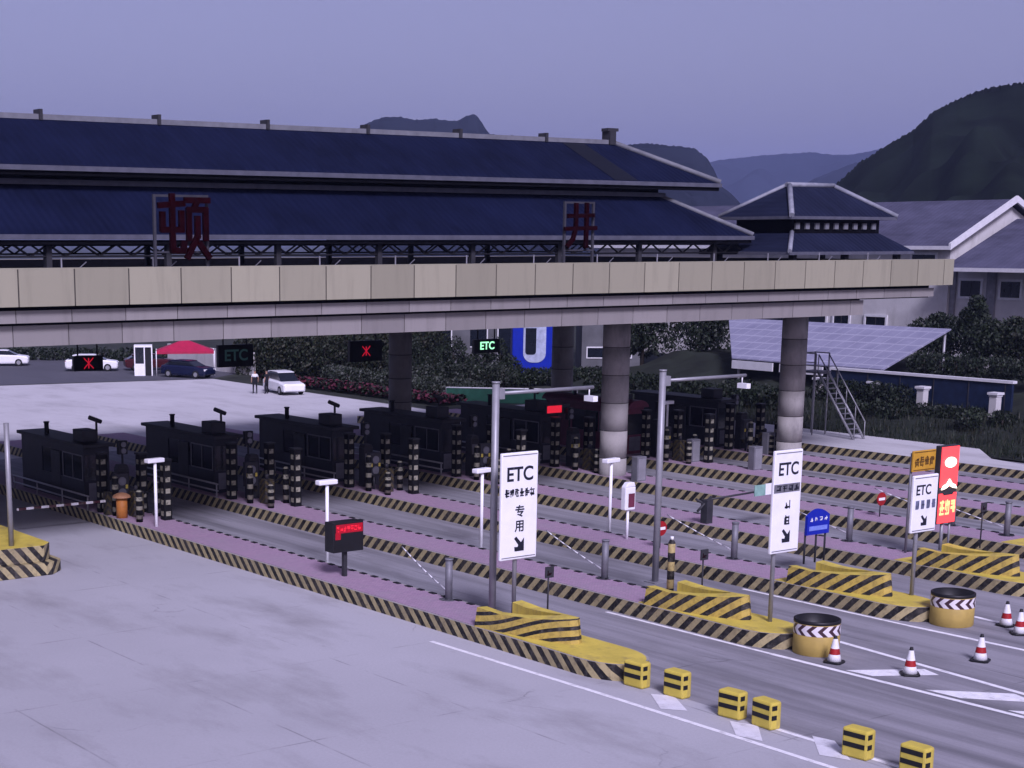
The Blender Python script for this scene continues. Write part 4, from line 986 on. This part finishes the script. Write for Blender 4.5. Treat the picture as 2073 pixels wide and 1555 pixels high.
# ------------------------------------------------------------------ far side of the plaza
def car(label, loc, rz, paint, tall=False):
    t = thing('parked_car', label, 'car', loc, rz, None)
    h = 1.62 if tall else 1.42; Ln = 4.5; wd=.88
    def loft(secs, m=0, mb=None):
        b = mb or MB(); n=len(secs[0])
        for s1,s2 in zip(secs,secs[1:]):
            for i in range(n): j=(i+1)%n; b.face([s1[i],s1[j],s2[j],s2[i]],m,True)
        b.face(secs[0][::-1],m); b.face(secs[-1],m); return b
    def ring(y,hw,z0,z1,r=.12):
        return [(-hw+r*.3,y,z0),(hw-r*.3,y,z0),(hw,y,z0+r),(hw,y,z1-r),(hw-r,y,z1),(-hw+r,y,z1),(-hw,y,z1-r),(-hw,y,z0+r)]
    b = loft([ring(-2.25,.72,.35,.70),ring(-2.15,.84,.26,.84),ring(-1.2,wd,.24,.96),ring(.2,wd,.24,1.0),ring(1.6,wd,.24,1.02),ring(2.12,.84,.28,.98),ring(2.25,.76,.40,.90)]); b.build('body', paint, t)
    b = loft([ring(-1.25,.72,.94,.97,.02),ring(-.55,.66,.94,h-.10,.1),ring(-.2,.64,.94,h-.06,.1),ring(1.1,.64,.94,h-.06,.1),ring(1.5 if not tall else 1.9,.64,.94,h-.14,.1),ring(2.0 if not tall else 2.1,.72,.94,.99,.02)]); b.build('windows', m_glass, t)
    b = loft([ring(-.5,.64,h-.09,h-.05,.02),ring(-.1,.60,h-.06,h,.02),ring(1.1,.60,h-.06,h,.02),ring(1.6,.62,h-.13,h-.06,.02)]); b.build('roof', paint, t)
    for x in (-.80,.80):
        for y in (-1.38,1.38):
            b = MB(); b.tube((x-.1,y,.32),(x+.1,y,.32),.32,16); w_=b.build('wheel', m_tyre, t); b = MB(); b.tube((x-.11,y,.32),(x+.11,y,.32),.19,12); b.build('rim', m_grey, w_)
    for x in (-.62,.62):
        b = MB(); b.box((x-.18,-2.24,.62),(x+.18,-2.1,.76)); b.build('headlight', m_signwhite, t); b = MB(); b.box((x-.14,2.12,.72),(x+.14,2.24,.88)); b.build('tail_light', m_red, t)
    return t
car('white car standing on the far plaza beside a person', (65.1,103.9,0), R(-11), m_carwhite, True)
car('white car partly behind the hanging sign with the red cross, far left', (62.9,131.5,0), R(60), m_carwhite)
car('white car cut by the left edge under the canopy', (59.0,141.5,0), R(62), m_carwhite)
car('dark blue car parked beside the red tent', (66.3,120.6,0), R(25), m_carblue)
car('dark red car behind the white guard hut', (67.5,129.5,0), R(70), m_carred)
# person
def person(label, loc, rz):
    J = {'pelvis':(0,0,.92,.13),'waist':(0,0,1.08,.125),'chest':(0,0,1.30,.15),'neck':(0,0,1.46,.055),'head0':(0,-.01,1.55,.075),'head':(0,-.015,1.64,.088),'crown':(0,-.005,1.70,.07),
         'lhip':(.10,0,.88,.09),'lknee':(.12,-.03,.48,.062),'lank':(.13,.02,.09,.045),'ltoe':(.14,-.12,.04,.04),'rhip':(-.10,0,.88,.09),'rknee':(-.12,-.02,.48,.062),'rank':(-.13,.03,.09,.045),'rtoe':(-.14,-.11,.04,.04),
         'lsh':(.18,0,1.39,.06),'lel':(.24,.03,1.12,.045),'lwr':(.25,-.04,.88,.032),'lhd':(.25,-.07,.80,.03),'rsh':(-.18,0,1.39,.06),'rel':(-.25,.02,1.12,.045),'rwr':(-.24,-.09,.90,.032),'rhd':(-.23,-.13,.83,.03)}
    E_ = [('pelvis','waist'),('waist','chest'),('chest','neck'),('neck','head0'),('head0','head'),('head','crown'),('pelvis','lhip'),('lhip','lknee'),('lknee','lank'),('lank','ltoe'),('pelvis','rhip'),('rhip','rknee'),('rknee','rank'),('rank','rtoe'),
          ('chest','lsh'),('lsh','lel'),('lel','lwr'),('lwr','lhd'),('chest','rsh'),('rsh','rel'),('rel','rwr'),('rwr','rhd')]
    ks = list(J); me = bpy.data.meshes.new('p'); me.from_pydata([J[k][:3] for k in ks], [(ks.index(a),ks.index(c)) for a,c in E_], [])
    o = bpy.data.objects.new('tmp', me); COL.objects.link(o); o.modifiers.new('s','SKIN'); sd=o.modifiers.new('d','SUBSURF'); sd.levels=2; sd.render_levels=2
    for i,k in enumerate(ks): v=me.skin_vertices[0].data[i]; v.radius=(J[k][3],J[k][3]); v.use_root=(k=='pelvis')
    m2 = bpy.data.meshes.new_from_object(o.evaluated_get(bpy.context.evaluated_depsgraph_get())); bpy.data.objects.remove(o)
    m2.materials.clear()
    for m in (m_skin,m_shirt,m_trous,m_hair): m2.materials.append(m)
    for p in m2.polygons:
        c = p.center; p.use_smooth=True
        p.material_index = 3 if (c.z>1.64 and (c.y>-.05 or c.z>1.71)) else 0 if c.z>1.45 else 1 if (c.z>1.24 and abs(c.x)<.3) else 2 if (c.z>.98 and abs(c.x)<.21) else 0 if abs(c.x)>.19 and c.z>.74 else 2
    t = bpy.data.objects.new('person', m2); COL.objects.link(t); t.location=loc; t.rotation_euler=(0,0,rz)
    return tag(t, label, 'person')
person('person with a pale shirt over dark trousers, left of the two by the white car', (63.05,104.6,0), R(150))
p2 = person('person all in dark clothes right beside the white car', (63.75,104.1,0), R(200)); p2.data.materials[1] = m_trous
# guard hut
gh = thing('guard_hut', 'white guard hut with dark window and open doorway', 'guard hut', (64.3,124.6,0), R(-28))
b = MB(); e=.09; w2=.75
for x in (-w2,w2-e):
    for y in (-w2,w2-e): b.box((x,y,0),(x+e,y+e,2.35))
b.box((-w2,-w2,2.35),(w2,w2,2.5)); b.box((-w2+e,-w2,0),(.05,-w2+.05,1.0)); b.box((-w2,-w2+e,0),(-w2+.05,w2-e,1.0)); b.box((-w2,w2-.05,0),(w2,w2,2.35)); b.box((.05,-w2,0),(.14,-w2+e,2.35)); b.build('frame', m_signwhite, gh)
b = MB(); b.box((-w2+e,-w2+.02,1.0),(.05,-w2+.04,2.35)); b.box((-w2+.02,-w2+e,1.0),(-w2+.04,w2-e,2.35)); b.build('window', m_glass, gh)
b = MB(); b.box((.14,-.6,.02),(w2-e,-.55,2.3)); b.build('door', m_black, gh)
# red tent
tn = thing('red_tent', 'red pyramid awning tent on pale poles, right of the guard hut', 'tent', (67.6,123.4,0), R(-28))
b = MB(); A=[(-2.4,-1.5,2.0),(2.4,-1.5,2.0),(2.4,1.5,2.0),(-2.4,1.5,2.0)]; top=(0,0,2.95)
for i in range(4): b.face([A[i],A[(i+1)%4],top]); a,c=A[i],A[(i+1)%4]; b.face([(a[0],a[1],1.8),(c[0],c[1],1.8),c,a])
b.build('tent_roof', M('tent_red', (.36,.012,.055), .6, var=.15), tn)
for x,y,_ in A:
    b = MB(); b.tube((x,y,0),(x,y,2.05),.035); b.build('pole', m_signwhite, tn)
# low white wall behind tent and hut
lw = tag(MB().box((71.6,119,0),(71.8,134,1.9)).build('yard_wall', m_wall), 'low pale yard wall behind the red tent', 'wall')
# green mesh fence strip
gf = thing('green_fence', 'low green mesh fence with a pale top rail, right of the rear pillar', 'fence', (0,0,0))
b = MB(); b.prism([(70.4,91.2),(76.5,84.6),(76.6,84.7),(70.5,91.3)], .05, 1.0); b.build('mesh_panel', m_greenmesh, gf); b = MB(); b.tube((70.45,91.25,1.05),(76.55,84.65,1.05),.05); b.build('top_rail', m_trim, gf)
for k in range(6):
    b = MB(); b.tube((70.45+k*1.22,91.25-k*1.32,0),(70.45+k*1.22,91.25-k*1.32,1.1),.05); b.build('post', m_greyd, gf)
# blue kiosk
bkq = thing('blue_kiosk', 'bright blue kiosk with a white framed dark window', 'kiosk', (89.6,104.6,0), R(-36))
b = MB(); b.box((-1.65,0,0.2),(1.65,2.2,4.3)); b.build('kiosk_body', m_blue, bkq, bevel=.06)
def rr(x0,x1,z0,z1,r):
    p=[(x0,z1)]; 
    for k in range(7): a=math.pi+math.pi/2*k/6; p.append((x0+r+r*math.cos(a), z0+r+r*math.sin(a)))
    for k in range(7): a=-math.pi/2+math.pi/2*k/6; p.append((x1-r+r*math.cos(a), z0+r+r*math.sin(a)))
    p.append((x1,z1)); return p[::1]
b = MB(); b.prism_xz(rr(-.75,1.1,1.2,4.2,.75), -.06, .02); f=b.build('window', M('pale_frame', (.34,.38,.50), .5), bkq)
b = MB(); b.prism_xz(rr(-.58,.30,1.85,4.0,.25), -.09, -.03); b.build('pane', m_glass, f)
# pale service buildings behind the kiosk
def lowbuilding(label, loc, rz, w, d, h, wins):
    t = thing('service_building', label, 'building', loc, rz, 'pale service buildings behind the planting')
    b = MB(); b.box((0,0,0),(w,d,h)); b.build('wall', m_wallgrey, t); b = MB(); b.box((-.3,-.3,h),(w+.3,d+.3,h+.25)); b.build('roof', m_greyd, t)
    for x0,x1,z0,z1 in wins:
        b = MB(); b.box((x0-.1,-.08,z0-.1),(x1+.1,-.001,z1+.1)); f=b.build('window', m_trim, t); b = MB(); b.box((x0,-.10,z0),(x1,-.075,z1)); b.build('pane', m_glass, f)
    return t
lowbuilding('pale low building with dark openings, left of the blue kiosk', (88.2,112.0,0), R(-36), 5.6, 5, 4.6, [(.4,2.0,2.2,3.9),(3.0,4.4,1.2,3.8)])
lowbuilding('long dark-windowed building behind the shrubs by the rear pillar', (82.0,113.2,0), R(-36), 6.2, 6, 4.8, [(.3,4.6,1.7,4.2)])
lowbuilding('pale building with a maroon shutter, between the rear and front pillars', (97.2,107.0,0), R(-36), 5.0, 5, 5.6, [(2.4,4.0,3.4,5.2),(.5,4.2,1.2,2.0)])

# ------------------------------------------------------------------ hills
def hill(name, prof, D, depth, mat, seed, step=6, amp=1.5):
    """ridge whose crest passes at distance D; ground falls away in front and behind over `depth` metres"""
    rng = random.Random(seed); b = MB(); cols=[]; us=[]; u=prof[0][0]
    while u <= prof[-1][0]: us.append(u); u += step
    ph=[rng.random()*6.28 for _ in range(8)]
    for u in us:
        for (u0,v0),(u1,v1) in zip(prof,prof[1:]):
            if u0 <= u <= u1: v = v0+(v1-v0)*(u-u0)/(u1-u0)
        zj = rng.uniform(-amp,amp)*D/FPX; r = ray(u, v); hd = math.hypot(r.x,r.y); z = CH + D*r.z/hd; a = math.atan2(r.x,r.y); col=[]
        for k in range(-11,12):
            t = 0 if k == 0 else math.copysign((abs(k)-1)/10. if abs(k) > 1 else .018, k); dd = D+t*depth+ (0 if k==0 else depth*.02*math.sin(a*7+ph[k%8])); f=(1-abs(t))**.9*(1-.18*math.sin(abs(t)*math.pi))
            bmpz = zj if k==0 else D*.012*(math.sin(u*.021+k*.9+ph[0])+.6*math.sin(u*.047-k*1.3+ph[1]))*(1-abs(t))*min(1,abs(t)*3)
            col.append((dd*math.sin(a), dd*math.cos(a), max(-1, z*f+bmpz) if abs(k)<11 else -.5))
        cols.append(col)
    for c1,c2 in zip(cols,cols[1:]):
        for k in range(22): b.face([c1[k],c2[k],c2[k+1],c1[k+1]],0,True)
    return structure(b.build(name, mat))
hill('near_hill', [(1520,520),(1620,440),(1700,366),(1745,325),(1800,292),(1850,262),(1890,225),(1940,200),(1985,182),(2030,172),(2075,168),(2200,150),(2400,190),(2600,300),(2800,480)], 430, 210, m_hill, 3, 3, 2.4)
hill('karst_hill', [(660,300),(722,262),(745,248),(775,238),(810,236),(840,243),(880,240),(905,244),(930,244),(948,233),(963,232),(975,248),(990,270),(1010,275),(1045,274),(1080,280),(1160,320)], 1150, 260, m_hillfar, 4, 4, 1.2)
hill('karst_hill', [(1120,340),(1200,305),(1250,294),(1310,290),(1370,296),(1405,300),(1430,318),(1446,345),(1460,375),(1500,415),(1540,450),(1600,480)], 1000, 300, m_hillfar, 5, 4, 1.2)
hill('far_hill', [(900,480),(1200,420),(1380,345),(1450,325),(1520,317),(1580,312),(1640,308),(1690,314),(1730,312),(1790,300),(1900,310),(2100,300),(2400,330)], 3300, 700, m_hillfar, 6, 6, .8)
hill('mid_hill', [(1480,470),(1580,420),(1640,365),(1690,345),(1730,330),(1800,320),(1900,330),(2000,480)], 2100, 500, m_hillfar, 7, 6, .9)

# ------------------------------------------------------------------ haze
b = MB(); b.box((-6500,-6500,-1.2),(6500,6500,320))
hz = b.build('haze', []); tag(hz, 'thin blue evening haze', 'haze', kind='stuff')
m = bpy.data.materials.new('haze'); m.use_nodes=True; nt=m.node_tree; nt.nodes.remove(nt.nodes['Principled BSDF'])
pvn = nt.nodes.new('ShaderNodeVolumePrincipled'); pvn.inputs['Color'].default_value=(.46,.56,1.0,1); pvn.inputs['Density'].default_value=1.5e-4
L(nt, pvn.outputs[0], nt.nodes['Material Output'].inputs['Volume']); hz.data.materials.append(m)
